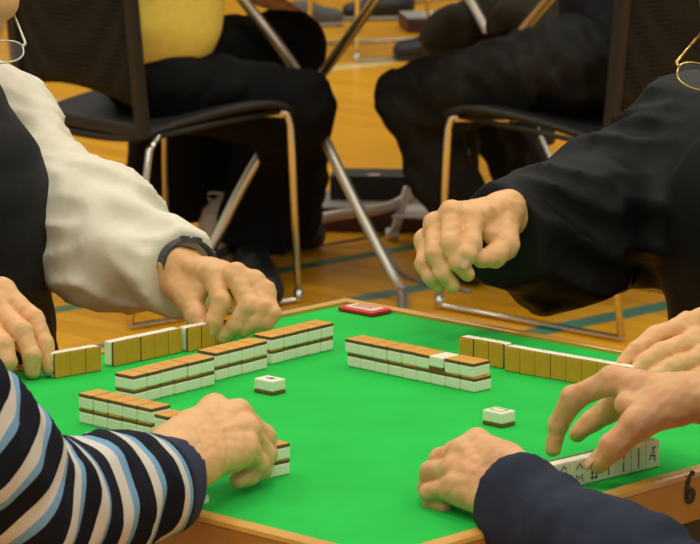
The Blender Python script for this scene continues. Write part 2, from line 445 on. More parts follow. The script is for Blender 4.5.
# --- two-layer walls.  start = front-bottom corner at the left end in the photograph, d = run direction, nf = face normal towards the open side
def wall(sections, name, group, faceup=None, endname='left end', up_off=0.0):
    k = 0
    for (p, ang, n, step, drop) in sections:
        d = np.array([math.cos(ang), math.sin(ang), 0]); back = np.array([-math.sin(ang), math.cos(ang), 0])
        p = np.array([p[0], p[1], 0.])
        for i in range(n):
            for layer in (0, 1):
                if (i, layer) in drop: continue
                c = p+d*(step*i+TW/2+jit(.0004)+(up_off if layer else 0))+back*(TL/2+jit(.0007))
                z = TZ+layer*TT+.0001
                a2 = ang+jit(.012); dx = np.array([math.cos(a2), math.sin(a2), 0]); by = np.array([-math.sin(a2), math.cos(a2), 0])
                lay = 'upper' if layer else 'lower'
                if faceup == (k, layer):
                    tile((c[0], c[1], z+TT), (dx, -by, -UP), 'white face-up tile among orange backs on top of %s' % name, group)
                    continue
                tile((c[0], c[1], z), (dx, by, UP), 'orange-backed tile, %s layer of %s, %s from its %s' % (lay, name, ORD[k], endname), group)
            k += 1
R_ = math.radians
lw1 = (-.2354, .0314); lw2 = (-.1545, .1451); lw3 = (-.0972, .2282)
wall([(lw1, R_(50.3), 6, .02095, ()), (lw2, R_(50.4), 4, .0211, ()), (lw3, R_(50.0), 5, .0210, ())], 'the long left wall', 'left tile wall', None, 'near end')
wall([((-.0152, .2204), R_(-44.3), 9, .0210, ())], 'the right centre wall', 'right tile wall', (6, 1), 'left end', -.0028)
nb = on(78.6, 393, TZ+2*TT); nb2 = on(154, 413.6, TZ+2*TT)
ed = np.array([math.cos(R_(-47)), math.sin(R_(-47)), 0]); ee = np.array([-.0884, -.281, 0])
wall([((nb[0], nb[1]), R_(-43), 5, .0212, ()), ((nb2[0], nb2[1]), R_(-44), 3, .0209, ())], 'the wall above the striped sleeve', 'near tile wall', None, 'left end')
wall([((ee-ed*.0418)[:2], R_(-47), 2, .0209, ())], 'the stack at the striped-cuff hand', 'stack at the striped cuff hand', None, 'hand end')
# --- standing rows
def row(groups, name, group, endname, toward=1):
    """groups: (start front-bottom-left corner, angle, count, step). toward=1: bamboo back faces the camera side, -1: ivory face does"""
    k = 0
    for (p, ang, n, step) in groups:
        d = np.array([math.cos(ang), math.sin(ang), 0]); away = np.array([-math.sin(ang), math.cos(ang), 0])
        for i in range(n):
            q = np.array([p[0], p[1], 0])+d*(step*i+TW/2+jit(.0003))+away*jit(.0005)
            look = 'brown back' if toward == 1 else 'ivory face'
            lab = 'standing tile showing its %s, %s from %s in the %s row' % (look, ORD[k], endname, name)
            if toward == 1:
                c = q+away*TT; tile((c[0], c[1], TZ+TL/2+.0002), (d, UP, -away), lab, group)
            else:
                c = q; r = tile((c[0], c[1], TZ+TL/2+.0002), (-d, UP, away), lab, group)
                mark(r, k)
            k += 1
MARKS = {0: [[(-.004, .008), (0, .003), (.004, .008)], [(0, .003), (0, -.006)]],
         1: [[(-.004, .006), (0, .0095), (.003, .006)], [(-.0015, .001), (-.0015, -.008), (.003, -.0085)]],
         2: [[(-.004, .004), (0, .009), (.004, .004)], [(-.004, -.008), (-.004, -.002), (0, -.006), (.004, -.002), (.004, -.008)]],
         3: [[(-.004, -.003), (.004, -.003)], [(-.004, -.008), (.004, -.0078)], [(-.003, -.001), (-.003, -.009)], [(.003, -.001), (.003, -.009)]],
         4: [[(0, .009), (0, -.009)]],
         5: [[(.0005, .0095), (0, .002)], [(0, -.001), (0, -.009)]],
         6: [[(0, .009), (0, -.009)]],
         7: [[(-.0045, -.004), (.001, .0065), (.003, -.006)], [(-.003, -.0005), (.003, -.0015)], [(-.001, .0065), (.0035, .007)]]}
def mark(r, k, mt='inkblue', w=.0014):
    st = MARKS.get(k, MARKS[4])
    # on the ivory face: local z = 0, outward -z, mirrored x so that it reads from outside
    v, f = stroke_mesh([[(x, y) for x, y in s] for s in st], np.array([0, 0, 0.]), np.array([-1., 0, 0]), np.array([0, 1., 0]), np.array([0, 0, -1.]), w, lift=.00012, th=.0002)
    o = link_mesh('painted_marking', mesh_from(v, f, False), M[mt], r, world=False)
g3 = on(188.5, 352.3, TZ)
row([((-.3276, .1570), R_(40.5), 3, .0209), ((-.2690, .2170), R_(46.6), 5, .0208), ((g3[0], g3[1]), R_(46), 3, .0208)], 'far left', 'left standing row', 'left')
h1 = on(459, 336.8, TZ+TL); h2 = on(504.5, 371, TZ); h3 = on(581, 384.5, TZ)
aw = np.array([.69, .72, 0])
row([((h1[0], h1[1]), R_(-42), 3, .0208), ((h2[0], h2[1]), R_(-40.5), 5, .0208), ((h3[0], h3[1]), R_(-41), 3, .0209)], 'far right', 'right standing row', 'left')
e8 = np.array([.2869, -.2322, 0]); dr = np.array([math.cos(R_(43.4)), math.sin(R_(43.4)), 0])
st0 = e8-dr*(.0208*8)
# faces look to the near right: run direction along dr, 'away' of the face is up-left
row([((st0[0], st0[1]), R_(43.4), 8, .0208)], 'navy cuff', 'near right standing row', 'left', -1)
# --- loose tiles
def loose(p, ang, label, mt, st):
    dx = np.array([math.cos(ang), math.sin(ang), 0]); by = np.array([-math.sin(ang), math.cos(ang), 0])
    r = tile((p[0], p[1], TZ+TT+.0001), (dx, -by, -UP), label, None)
    MARKS[99] = st; mark(r, 99, mt, .0022)
pl = (V3((-.0927, .0746, 0))+np.array([math.cos(R_(48)), math.sin(R_(48)), 0])*TW/2+np.array([-math.sin(R_(48)), math.cos(R_(48)), 0])*TL/2)
loose(pl, R_(48), 'lone white tile face up on open felt beside the left wall', 'inkpurple', [[(-.003, .004), (.003, .004)], [(-.003, 0), (.003, .001)], [(0, .005), (0, -.005)]])
pr_ = (V3((.1416, -.0732, 0))+np.array([math.cos(R_(46)), math.sin(R_(46)), 0])*TW/2+np.array([-math.sin(R_(46)), math.cos(R_(46)), 0])*TL/2)
loose(pr_, R_(46), 'lone white tile face up on open felt above the navy cuff hand', 'inkgrey', [[(-.005, .008), (.005, .008), (.005, -.008), (-.005, -.008), (-.005, .008)]])
# ---------------------------------------------------------------- hands
FR = [[.0104, .0094, .0082, .0070], [.0106, .0096, .0084, .0072], [.0100, .0090, .0080, .0069], [.0090, .0080, .0071, .0062]]
TR = [.0150, .0122, .0105, .0084]
def hand_parts(J, sc=1.0, res=.0017, flip=1):
    """J: {'w': wrist, 'e': point up the forearm, 'f': 4 x [mcp,pip,dip,tip], 't': [cmc,mcp,ip,tip]} in world metres -> (V,Q), nails"""
    w = V3(J['w']); e = V3(J['e']); f = [[V3(q) for q in c] for c in J['f']]; t = [V3(q) for q in J['t']]
    a = nrm(f[3][0]-f[0][0]); mid = (f[1][0]+f[2][0])/2; ax = nrm(mid-w)
    pal = sum((c[3]-c[0]) for c in f[:3]); pal = pal-ax*np.dot(pal, ax); pal = pal-a*np.dot(pal, a)
    n = np.cross(ax, a); n = nrm(n)
    if np.dot(n, pal) > 0: n = -n            # dorsal normal
    aw = nrm(a-ax*np.dot(a, ax))
    ft = J.get('fat', 1.08); fr = [[r*sc*ft for r in q] for q in FR]; tr = [r*sc*ft for r in TR]
    wr, wm, wu = w-aw*.015*sc, w, w+aw*.014*sc
    e2r, e2u = e-aw*.014*sc, e+aw*.013*sc
    def fn(P):
        k = .011
        d = cap(P, wr, f[0][0], .0150*sc, .0122*sc)
        d = smin(d, cap(P, lerp(wr, wu, .38), f[1][0], .0165*sc, .0126*sc), k)
        d = smin(d, cap(P, lerp(wr, wu, .66), f[2][0], .0165*sc, .0120*sc), k)
        d = smin(d, cap(P, wu, f[3][0], .0150*sc, .0108*sc), k)
        d = smin(d, cap(P, wr, e2r, .0165*sc, .020*sc), .014)
        d = smin(d, cap(P, wu, e2u, .0165*sc, .020*sc), .014)
        d = smin(d, cap(P, w-n*.002, e, .018*sc, .022*sc), .014)
        # heel of the hand (little-finger side)
        d = smin(d, cap(P, wu-n*.004, f[3][0]-n*.005+aw*.001, .0140*sc, .0105*sc), .010)
        # thenar
        d = smin(d, cap(P, lerp(wr, t[0], .5), t[1], .0170*sc, .0130*sc), .012)
        d = smin(d, cap(P, t[0], lerp(f[0][0], t[1], .5)-n*.003, .0150*sc, .0085*sc), .012)
        F = None
        for i in range(4):
            c = chain(P, f[i], fr[i], .004)
            q = lambda p, r: np.sqrt(((P-p.astype(np.float32))**2).sum(1))-r
            c = smin(c, q(f[i][1], fr[i][1]*.98), .002)
            F = c if F is None else smin(F, c, .0012)
        for i in range(4):                    # knuckle heads on the back of the hand
            d = smin(d, np.sqrt(((P-(f[i][0]+n*.0020*sc).astype(np.float32))**2).sum(1))-fr[i][0]*1.0, .006)
            tm = lerp(w, f[i][0], .55)
            d = smin(d, cap(P, lerp(w, f[i][0], .35)+n*.0118*sc, f[i][0]+n*.0098*sc, .0022, .0026), .006)
        d = smin(d, F, .0055)
        T = chain(P, t, tr, .005)
        T = smin(T, np.sqrt(((P-t[2].astype(np.float32))**2).sum(1))-tr[2]*.99, .003)
        d = smin(d, T, .0065)
        d = d + .00035*wrin(P, 420, 5)+.0005*wrin(P, 160, 9)
        return d
    pts = np.array([w, e]+[p for c in f for p in c]+t)
    lo = pts.min(0)-.034; hi = pts.max(0)+.034
    V, Q = surf(fn, lo, hi, res)
    nails = []
    for c, r in [(f[i], fr[i]) for i in range(4)]+[(t, tr)]:
        sdir = nrm(c[3]-c[2]); b = nrm(c[1]-c[2])+sdir
        dn = -b if np.linalg.norm(b) > .12 else n
        if c is t: dn = n*.65-aw*.8
        dn = nrm(dn-sdir*np.dot(dn, sdir)); sd = np.cross(sdir, dn)
        nails.append((c[3]+sdir*r[3]*.12+dn*r[3]*.80, sdir, sd, dn, r[3]))
    return (V, Q), nails
def nail_mesh(nl):
    c, sdir, sd, dn, r = nl
    V = []; F = []; nu, nv = 8, 8
    for i in range(nu+1):
        for j in range(nv+1):
            u = -1+2*i/nu; v = -1+2*j/nv
            s = math.sqrt(max(0, 1-.35*v**4))
            V.append(c+sdir*(v*r*.80)+sd*(u*r*.72*s)+dn*(r*.22*(1-.9*u*u)-r*.10*v*v))
    o = len(V)
    V += [q-dn*.0012 for q in V]
    for i in range(nu):
        for j in range(nv):
            a = i*(nv+1)+j; F.append((a, a+nv+1, a+nv+2, a+1)); F.append((o+a, o+a+1, o+a+nv+2, o+a+nv+1))
    m = nv+1
    for j in range(nv): F.append((j, j+1, o+j+1, o+j)); a = nu*m+j; F.append((a, o+a, o+a+1, a+1))
    for i in range(nu): a = i*m; F.append((a, o+a, o+a+m, a+m)); a = i*m+nv; F.append((a, a+m, o+a+m, o+a))
    return V, F
# ---------------------------------------------------------------- heads and bodies
def head_fn(c, fwd, up):
    """head centred at c, face along fwd"""
    c = V3(c); y = nrm(fwd); up = V3(up); z = nrm(up-y*np.dot(up, y)); x = np.cross(y, z); R = np.array([x, y, z])
    g = lambda a, b, d: c+x*a+y*b+z*d
    def fn(P):
        d = ell(P, g(0, -.012, .025), R, (.076, .095, .088))
        d = smin(d, ell(P, g(0, .022, -.045), R, (.058, .066, .075)), .03)
        d = smin(d, ell(P, g(0, .060, -.095), R, (.026, .024, .020)), .02)          # chin
        d = smin(d, cap(P, g(0, .088, .020), g(0, .108, -.022), .009, .0135), .012)   # nose
        for s in (-1, 1):
            d = smin(d, ell(P, g(s*.045, .058, -.015), R, (.026, .024, .022)), .018)   # cheeks
            d = smax(d, -(np.sqrt(((P-g(s*.031, .092, .018).astype(np.float32))**2).sum(1))-.014), .010)   # eye sockets
            d = smin(d, np.sqrt(((P-g(s*.031, .076, .016).astype(np.float32))**2).sum(1))-.0125, .003)  # lids
            d = smin(d, ell(P, g(s*.077, -.006, -.004), R, (.009, .018, .030)), .005)  # ears
            d = smin(d, cap(P, g(s*.014, .092, .034), g(s*.045, .078, .036), .006, .005), .008)
        d = smin(d, ell(P, g(0, .086, -.050), R, (.024, .010, .0055)), .004)
        d = smin(d, ell(P, g(0, .084, -.061), R, (.021, .010, .0055)), .004)
        d = smax(d, -ell(P, g(0, .097, -.0555), R, (.024, .008, .0016)), .002)
        return d
    def hair(P):
        d = ell(P, g(0, -.016, .030), R, (.085, .103, .096))
        d = np.minimum(d, ell(P, g(0, -.045, -.01), R, (.078, .070, .085)))
        cut = (P-g(0, .040, .035).astype(np.float32))@(nrm(y*1.0-z*.75).astype(np.float32))
        d = smax(d, cut, .012)
        return d+.0025*wrin(P, 180, 3)
    return fn, hair, R, g
def person(name, label, loc, sp):
    """sp: hips [L,R], knees, ankles, chest, neck, shoulders {side:pt}, arms {side:[sh,el,wr]}, head (c,fwd,up), hands {side:J}"""
    root = empty(name, loc, label, 'person', sp.get('group'))
    pel = V3(sp['pelvis']); ch = V3(sp['chest']); nk = V3(sp['neck']); hc, hf, hu = sp['head']
    hfn, hairfn, R, g = head_fn(hc, hf, hu)
    sk = sp.get('skin', M['skin']); br = sp.get('res', .011)
    def body(P):
        d = chain(P, [pel, ch], [.095, .110], .06)
        sL, sR = [V3(sp['arms'][k][0]) for k in ('L', 'R')]
        d = smin(d, cap(P, sL, sR, .045, .045), .05)
        d = smin(d, cap(P, ch, lerp(sL, sR, .5), .10, .07), .05)
        for k in ('L', 'R'):
            d = smin(d, chain(P, sp['arms'][k], [.042, .036, .026], .02), .02)
            hp, kn, an, to = sp['legs'][k]
            d = smin(d, chain(P, [hp, kn, an], [.070, .052, .036], .02), .03)
            d = smin(d, cap(P, an, to, .026, .02), .01)
        d = smin(d, cap(P, lerp(sL, sR, .5), V3(hc)-nrm(hu)*.05, .058, .052), .035)
        d = smin(d, hfn(P), .015)
        return d
    allp = [pel, ch, nk, V3(hc)]+[V3(q) for k in 'LR' for q in list(sp['arms'][k])+list(sp['legs'][k])]
    A = np.array(allp); V1 = surf(body, A.min(0)-.17, A.max(0)+.17, br)
    parts = [V1]
    # finer head over the coarse one
    def hf2(P): return hfn(P)-.0008
    parts.append(surf(hf2, V3(hc)-.16, V3(hc)+.16, .0045))
    nails = []
    for k, J in sp.get('hands', {}).items():
        p, nl = hand_parts(J, J.get('sc', 1), J.get('res', .0017)); parts.append(p)
        nails += [nl[i] for i in J.get('nails', ())]
    V, Q = cat_vq(parts)
    link_mesh('body', np_mesh(V, Q), sk, root)
    for nl in nails:
        v, f = nail_mesh(nl); link_mesh('fingernail', mesh_from(v, f), M['nail'], root)
    V, Q = surf(hairfn, V3(hc)-.17, V3(hc)+.17, .005); link_mesh('hair', np_mesh(V, Q), sp.get('hair', M['hair']), root)
    for s in (-1, 1):
        bm = bmesh.new(); bmesh.ops.create_uvsphere(bm, u_segments=16, v_segments=10, radius=.0122, matrix=Matrix.Translation(Vector([float(q) for q in g(s*.031, .079, .013)])))
        ey = link_mesh('eye', bm_mesh(bm, True), M['eye'], root)
        bm = bmesh.new(); bmesh.ops.create_uvsphere(bm, u_segments=14, v_segments=8, radius=.0062, matrix=Matrix.Translation(Vector([float(q) for q in g(s*.031, .0860, .011)])))
        link_mesh('iris', bm_mesh(bm, True), M['hair'], ey)
    # trousers and shoes
    tr = sp.get('trousers')
    if tr:
        rt = tr.get('rad', (.100, .078, .062)); stp = tr.get('seed', 1)
        def trf(P):
            d = cap(P, pel, lerp(pel, ch, tr.get('top', .28)), tr.get('pel', .150), tr.get('pel', .150)-.01)
            for k in ('L', 'R'):
                hp, kn, an, to = [V3(q) for q in sp['legs'][k]]
                hem = lerp(kn, an, tr.get('hem', .86)); q = chain(P, [hp, kn, hem], rt, .025)
                ax = nrm(an-kn); q = smax(q, (P-hem.astype(np.float32))@ax.astype(np.float32), .004)
                d = smin(d, q, .035)
            d = d+tr.get('fo', .0)*(np.abs(wrin(P, 60, stp+40, (.5, .3, .6), 5))-.6)
            return d+tr.get('wr', .005)*wrin(P, 42, stp)*.7+.003*wrin(P, 90, stp+3)
        pts = np.array([pel, lerp(pel, ch, .3)]+[V3(q) for k in 'LR' for q in sp['legs'][k][:3]])
        V, Q = surf(trf, pts.min(0)-.19, pts.max(0)+.19, tr.get('res', .008)); link_mesh('trousers', np_mesh(V, Q), tr['mat'], root)
        for k in ('L', 'R'):
            an, to = V3(sp['legs'][k][2]), V3(sp['legs'][k][3]); h = an.copy(); h[2] = .045; t2 = to.copy(); t2[2] = .034
            hd = nrm(np.array([to[0]-an[0], to[1]-an[1], 0])); h0 = h-hd*.035
            def shf(P):
                d = cap(P, h0, t2, .040, .034); d = smin(d, cap(P, h, h+np.array([0, 0, .05]), .040, .040), .02)
                d = smin(d, cap(P, lerp(h0, t2, .6), t2, .038, .036), .02)
                return smax(d, -(P[:, 2]-.004), .004)
            pp = np.array([h0, t2, h+np.array([0, 0, .05])]); V, Q = surf(shf, pp.min(0)-.06, pp.max(0)+.06, .005)
            o = link_mesh('shoe', np_mesh(V, Q), sp.get('shoe', M['blackshoe']), root)
            v, f = tube([lerp(V3(sp['legs'][k][1]), an, .62), lerp(V3(sp['legs'][k][1]), an, .9), h+np.array([0, 0, .02])], [.052, .046, .044], 14); link_mesh('sock', mesh_from(v, f), M['blackcloth'], root)
    # garment
    for gm in sp.get('garments', ()):
        gs = gm
        sL, sR = [V3(sp['arms'][k][0]) for k in ('L', 'R')]
        def gf(P):
            d = None
            if gs.get('torso'):
                r0, r1, r2 = gs['torso']
                lo_ = lerp(pel, ch, gs.get('low', .05))
                d = chain(P, [lo_, ch], [r0, r1], .05)
                d = smin(d, cap(P, ch, lerp(sL, sR, .5)-np.array([0, 0, .02]), r1*.9, r2), .05)
                wd = gs.get('wide', .12); d = smin(d, cap(P, lerp(sL, sR, wd), lerp(sL, sR, 1-wd), r2, r2), .05)
                if gs.get('collar'):
                    d = smin(d, cap(P, lerp(sL, sR, .5), nk, gs['collar'], gs['collar']), .03)
            for k, arm in gs.get('sleeves', {}).items():
                pts, rad = arm['pts'], arm['rad']
                q = chain(P, pts, rad, arm.get('k', .03))
                if 'bulge' in arm:
                    for bp, brd in arm['bulge']: q = smin(q, np.sqrt(((P-V3(bp).astype(np.float32))**2).sum(1))-brd, .04)
                q = q+arm.get('wr', .005)*.45*wrin(P, arm.get('fr', 55), arm.get('seed', 2), arm.get('str'))+arm.get('fo', .005)*(np.abs(wrin(P, arm.get('ff', 75), arm.get('seed', 2)+50, arm.get('str'), 5))-.6)+.0010*wrin(P, 150, 8)
                ax = nrm(V3(pts[-1])-V3(pts[-2])); 
                if 'cutn' in arm: ax = nrm(arm['cutn'])
                q = smax(q, (P-V3(pts[-1]).astype(np.float32))@ax.astype(np.float32), .006)
                # hollow cuff
                
                d = q if d is None else smin(d, q, gs.get('kk', .03))
            if gs.get('puff'):
                d = d-gs['puff']*np.abs(np.sin(P[:, 2]*math.pi/.055))**.6*.7
            return d+gs.get('wr', .004)*.5*wrin(P, 38, gs.get('seed', 4))
        pts = [lerp(pel, ch, 0), ch, sL, sR, nk] if gs.get('torso') else []
        for arm in gs.get('sleeves', {}).values(): pts += [V3(q) for q in arm['pts']]
        pts = np.array(pts); V, Q = surf(gf, pts.min(0)-.21, pts.max(0)+.21, gs.get('res', .008))
        me = np_mesh(V, Q)
        if gs.get('stripe'):
            al = np.zeros(len(V), np.float32); cf = np.zeros(len(V), np.float32); best = np.full(len(V), 9., np.float32); wsum = np.full(len(V), 1e-20)
            for k, arm in gs['sleeves'].items():
                L0 = 0.
                for i in range(len(arm['pts'])-1):
                    a, b = V3(arm['pts'][i]), V3(arm['pts'][i+1]); ab = b-a; L = np.linalg.norm(ab)
                    tt = (V-a)@ab/L; dd = cap(V.astype(np.float32), a, b, arm['rad'][i], arm['rad'][i+1])
                    m = dd < best; best[m] = dd[m]; wt = np.exp(-np.clip(dd, -.02, .3)/.007); al += wt*(tt+L0+gs['stripe'][i]); wsum += wt
                    if i == len(arm['pts'])-2: cf[m] = np.clip((tt-L+gs.get('cuff', .018))/.005+.5, 0, 1)[m]
                    else: cf[m] = 0
                    L0 += L
            al = (al/wsum).astype(np.float32); tor = cap(V.astype(np.float32), pel, ch, *gs['torso'][:2]); m = tor < best-.01; al[m] = (ch[2]+1-V[:, 2])[m].astype(np.float32); cf[m] = 0
            for nm_, arr in (('along', al), ('cuff', cf)):
                at_ = me.attributes.new(nm_, 'FLOAT', 'POINT'); at_.data.foreach_set('value', arr)
        link_mesh(gs['name'], me, gs['mat'], root)
    return root
def px(*l): return [at(u, v, Y) for u, v, Y in l]
Z3 = (0, 0, 1)
def legs(pel, fwd, side, kn=.44, sp=.10, out=.12, sh=0.0, zk=.47):
    """default seated legs; side = unit vector to the person's left"""
    pel = V3(pel); fwd = V3(fwd); side = V3(side); r = {}
    for k, s in (('L', 1), ('R', -1)):
        h = pel+side*s*sp+fwd*.02; k_ = pel+fwd*kn+side*s*out; k_[2] = zk
        a = k_+fwd*sh; a[2] = .085; t = a+fwd*.15; t[2] = .035
        r[k] = [h, k_, a, t]
    return r
q7 = .7071
# ============ P1: white sweater, black quilted vest (far left side of the table)
fw = V3((q7, -q7, 0)); sd = V3((q7, q7, 0)); pel = V3((-.535, .56, .52))
h1L = dict(fat=1.2, w=at(184, 268, .43), e=at(150, 262, .50),
  f=[px((213, 276, .365), (221, 301, .335), (214, 322, .327), (206, 336, .326)), px((235, 276, .355), (249, 306, .325), (236, 326, .325), (223, 337, .33)),
     px((253, 283, .350), (264, 308, .325), (256, 322, .322), (244, 331, .325)), px((265, 293, .345), (272, 313, .325), (267, 323, .322), (257, 329, .325))],
  t=px((177, 285, .41), (190, 301, .370), (197, 316, .35), (201, 330, .340)), nails=(0,))
h1R = dict(w=at(-48, 292, .25), e=at(-110, 290, .31), sc=1.12, nails=(),
  f=[px((3, 291, .225), (33, 319, .195), (45, 345, .175), (49, 368, .165)), px((-6, 305, .205), (22, 332, .17), (32, 355, .155), (32, 371, .155)),
     px((-16, 322, .19), (4, 345, .155), (8, 362, .145), (2, 376, .145)), px((-26, 340, .18), (-10, 358, .15), (-8, 370, .145), (-14, 380, .148))],
  t=px((-40, 300, .27), (-5, 318, .25), (18, 335, .225), (34, 352, .205)))
sL1 = at(3, 112, .69); eL1 = at(72, 236, .56); cL1 = at(186, 284-9, .435)
person('person', 'person in white sleeves and black vest, watch on the wrist, at the left wall', (-.6, .66, 0), dict(
  pelvis=pel, chest=(-.535, .52, .83), neck=(-.535, .575, .985), head=((-.470, .545, 1.103), (.15, -1, -.42), (.05, -.35, .94)),
  arms=dict(L=[sL1, eL1, at(184, 268, .43)], R=[(-.70, .44, .93), (-.66, .26, .78), at(-48, 292, .25)]),
  legs=legs(pel, fw, sd, .40), hands=dict(L=h1L, R=h1R), trousers=dict(mat=M['blacktrouser']), hair=M['greyhair'],
  garments=[dict(name='white_sweater', mat=M['white'], res=.0055, torso=(.13, .125, .065), wr=.002, collar=.056, sleeves=dict(
      L=dict(pts=[sL1, at(50, 205, .58), at(86, 232, .545), cL1], rad=[.058, .060, .066, .049], wr=.007, fo=.009, ff=70, fr=62, seed=12, k=.035, str=(.4, .2, .9), cutn=at(196, 279, .40)-at(150, 262, .50), bulge=[(at(112, 262, .52), .058), (at(112, 217, .535), .050)]),
      R=dict(pts=[(-.70, .44, .93), (-.66, .26, .78), at(-75, 292, .275)], rad=[.06, .06, .05]))),
    dict(name='padded_vest', mat=M['blackcloth'], res=.008, torso=(.178, .166, .085), low=.0, wr=.003, puff=.006, wide=.30)]))
# ============ P2: black jacket (far right side of the table)
fw = V3((-q7, -q7, 0)); sd = V3((q7, -q7, 0)); pel = V3((.535, .56, .52))
h2R = dict(fat=1.15, w=at(499, 213, .44), e=at(516, 236, .53), sc=1.06, nails=(0,),
  f=[px((472, 219, .365), (472, 243, .335), (467, 255, .323), (464, 263, .320)), px((452, 214, .365), (451, 244, .330), (458, 262, .321), (467, 274, .324)),
     px((436, 225, .370), (435, 254, .333), (443, 273, .325), (453, 285, .329)), px((426, 241, .380), (424, 264, .346), (430, 277, .338), (438, 286, .340))],
  t=px((500, 228, .41), (505, 246, .375), (495, 256, .35), (482, 259, .335)))
h2L = dict(w=at(742, 322, .24), e=at(800, 318, .32), sc=1.05, nails=(),
  f=[px((688, 325, .18), (655, 336, .15), (636, 350, .13), (623, 364, .118)), px((695, 341, .16), (662, 352, .125), (645, 362, .11), (633, 375, .10)),
     px((702, 357, .145), (672, 367, .11), (655, 376, .10), (643, 386, .095)), px((710, 372, .135), (685, 382, .105), (672, 388, .098), (662, 395, .095))],
  t=px((722, 330, .235), (690, 345, .225), (664, 358, .20), (645, 368, .18)))
sR2 = at(675, 153, .68); eR2 = at(600, 236, .62); cR2 = at(497, 240, .452)
person('person', 'person in a black jacket with one hand hovering over the far side of the table', (.6, .66, 0), dict(
  pelvis=pel, chest=(.535, .52, .83), neck=(.535, .575, .985), head=((.478, .515, 1.068), (-.2, -1, -.5), (-.05, -.4, .92)),
  arms=dict(R=[sR2, eR2, at(503, 213, .435)], L=[(.70, .44, .92), (.66, .32, .80), at(742, 322, .24)]),
  legs=legs(pel, fw, sd, .40), hands=dict(R=h2R, L=h2L), trousers=dict(mat=M['blacktrouser']), hair=M['greyhair'], skin=M['skin'],
  garments=[dict(name='black_jacket', mat=M['blackjacket'], res=.0065, torso=(.175, .172, .088), low=.0, wr=.004, collar=.08, kk=.05, sleeves=dict(
      R=dict(pts=[sR2, at(610, 212, .60), at(570, 226, .525), cR2], rad=[.080, .080, .074, .058], wr=.007, fo=.010, ff=60, fr=48, seed=21, k=.04, str=(.3, .3, .6), bulge=[(at(560, 258, .52), .060), (at(650, 205, .64), .080)], cutn=(-.55, -.80, .05)),
      L=dict(pts=[(.70, .44, .92), (.66, .32, .80), at(772, 318, .275)], rad=[.075, .07, .055])))]))
# ============ P3: striped top (near left)
fw = V3((q7, q7, 0)); sd = V3((-q7, q7, 0)); pel = V3((-.70, -.74, .52))
h3 = dict(fat=1.16, w=at(186, 454, -.40), e=at(150, 480, -.46), sc=1.10, nails=(),
  f=[px((214, 410, -.298), (248, 425, -.272), (259, 440, -.268), (260, 455, -.275)), px((236, 416, -.308), (262, 438, -.288), (266, 455, -.290), (258, 469, -.296)),
     px((246, 431, -.325), (263, 453, -.308), (260, 469, -.310), (248, 477, -.318)), px((246, 449, -.343), (257, 464, -.328), (250, 476, -.331), (238, 481, -.340))],
  t=px((196, 432, -.355), (218, 428, -.31), (240, 436, -.285), (254, 448, -.268)))
sR3 = V3((-.44, -.76, 1.0)); eR3 = at(22, 512, -.60); cR3 = at(166, 486, -.44)
person('person', 'person in a navy top with white and light blue stripes reaching across the near left', (-.66, -.70, 0), dict(
  pelvis=pel, chest=(-.62, -.66, .86), neck=(-.57, -.61, 1.05), head=((-.545, -.58, 1.20), (.66, .66, -.35), (.2, .2, .95)),
  arms=dict(R=[sR3, eR3, at(186, 454, -.40)], L=[(-.72, -.46, 1.0), (-.74, -.30, .80), (-.60, -.12, .745)]),
  legs=legs(pel, fw, sd, .40), hands=dict(R=h3, L=dict(w=(-.575, -.10, .745), e=(-.62, -.14, .75), res=.003, f=[[(-.50, -.055, .735), (-.47, -.03, .728), (-.455, -.015, .718), (-.445, -.005, .71)], [(-.51, -.04, .737), (-.48, -.012, .73), (-.463, .005, .72), (-.453, .015, .711)], [(-.525, -.028, .735), (-.497, -.002, .728), (-.482, .013, .718), (-.472, .022, .71)], [(-.54, -.018, .73), (-.518, .003, .722), (-.506, .014, .714), (-.499, .021, .708)]], t=[(-.56, -.115, .735), (-.525, -.10, .725), (-.50, -.085, .715), (-.485, -.075, .708)])),
  trousers=dict(mat=M['jeans']),
  garments=[dict(name='striped_top', mat=M['striped'], res=.0055, torso=(.165, .160, .075), wr=.003, stripe=(.0, .022, .022), cuff=.016, sleeves=dict(
      R=dict(pts=[sR3, eR3, cR3], rad=[.068, .063, .049], wr=.006, fr=50, seed=31, k=.02, str=(.6, .6, .2), cutn=at(214, 470, -.36)-at(150, 488, -.46)),
      L=dict(pts=[(-.72, -.46, 1.0), (-.74, -.30, .80), (-.61, -.13, .747)], rad=[.066, .060, .048])))]))
# ============ P4: navy top (near right)
fw = V3((-q7, q7, 0)); sd = V3((-q7, -q7, 0)); pel = V3((.72, -.74, .52))
h4L = dict(w=at(512, 493, -.452), e=at(546, 518, -.490), sc=1.04, nails=(),
  f=[px((478, 443, -.380), (455, 452, -.350), (447, 466, -.342), (452, 480, -.350)), px((463, 453, -.385), (441, 460, -.355), (434, 474, -.350), (441, 487, -.358)),
     px((455, 470, -.398), (431, 472, -.372), (428, 487, -.368), (437, 499, -.376)), px((455, 488, -.412), (429, 492, -.388), (431, 502, -.384), (444, 508, -.395))],
  t=px((505, 462, -.425), (484, 455, -.37), (466, 462, -.345), (456, 474, -.338)))
h4R = dict(w=at(698, 397, -.30), e=at(790, 408, -.36), sc=1.10, nails=(4,),
  f=[px((612, 381, -.272), (573, 398, -.252), (558, 425, -.243), (553, 449, -.243)), px((628, 385, -.245), (610, 410, -.208), (592, 421, -.205), (577, 434, -.207)),
     px((644, 388, -.222), (630, 405, -.183), (616, 411, -.178), (604, 416, -.178)), px((660, 392, -.205), (648, 404, -.175), (636, 408, -.170), (626, 412, -.168))],
  t=px((676, 405, -.318), (638, 423, -.330), (613, 446, -.331), (598, 463, -.326)))
sL4 = V3((.46, -.74, .99)); eL4 = at(775, 655, -.66); cL4 = at(517, 506, -.460)
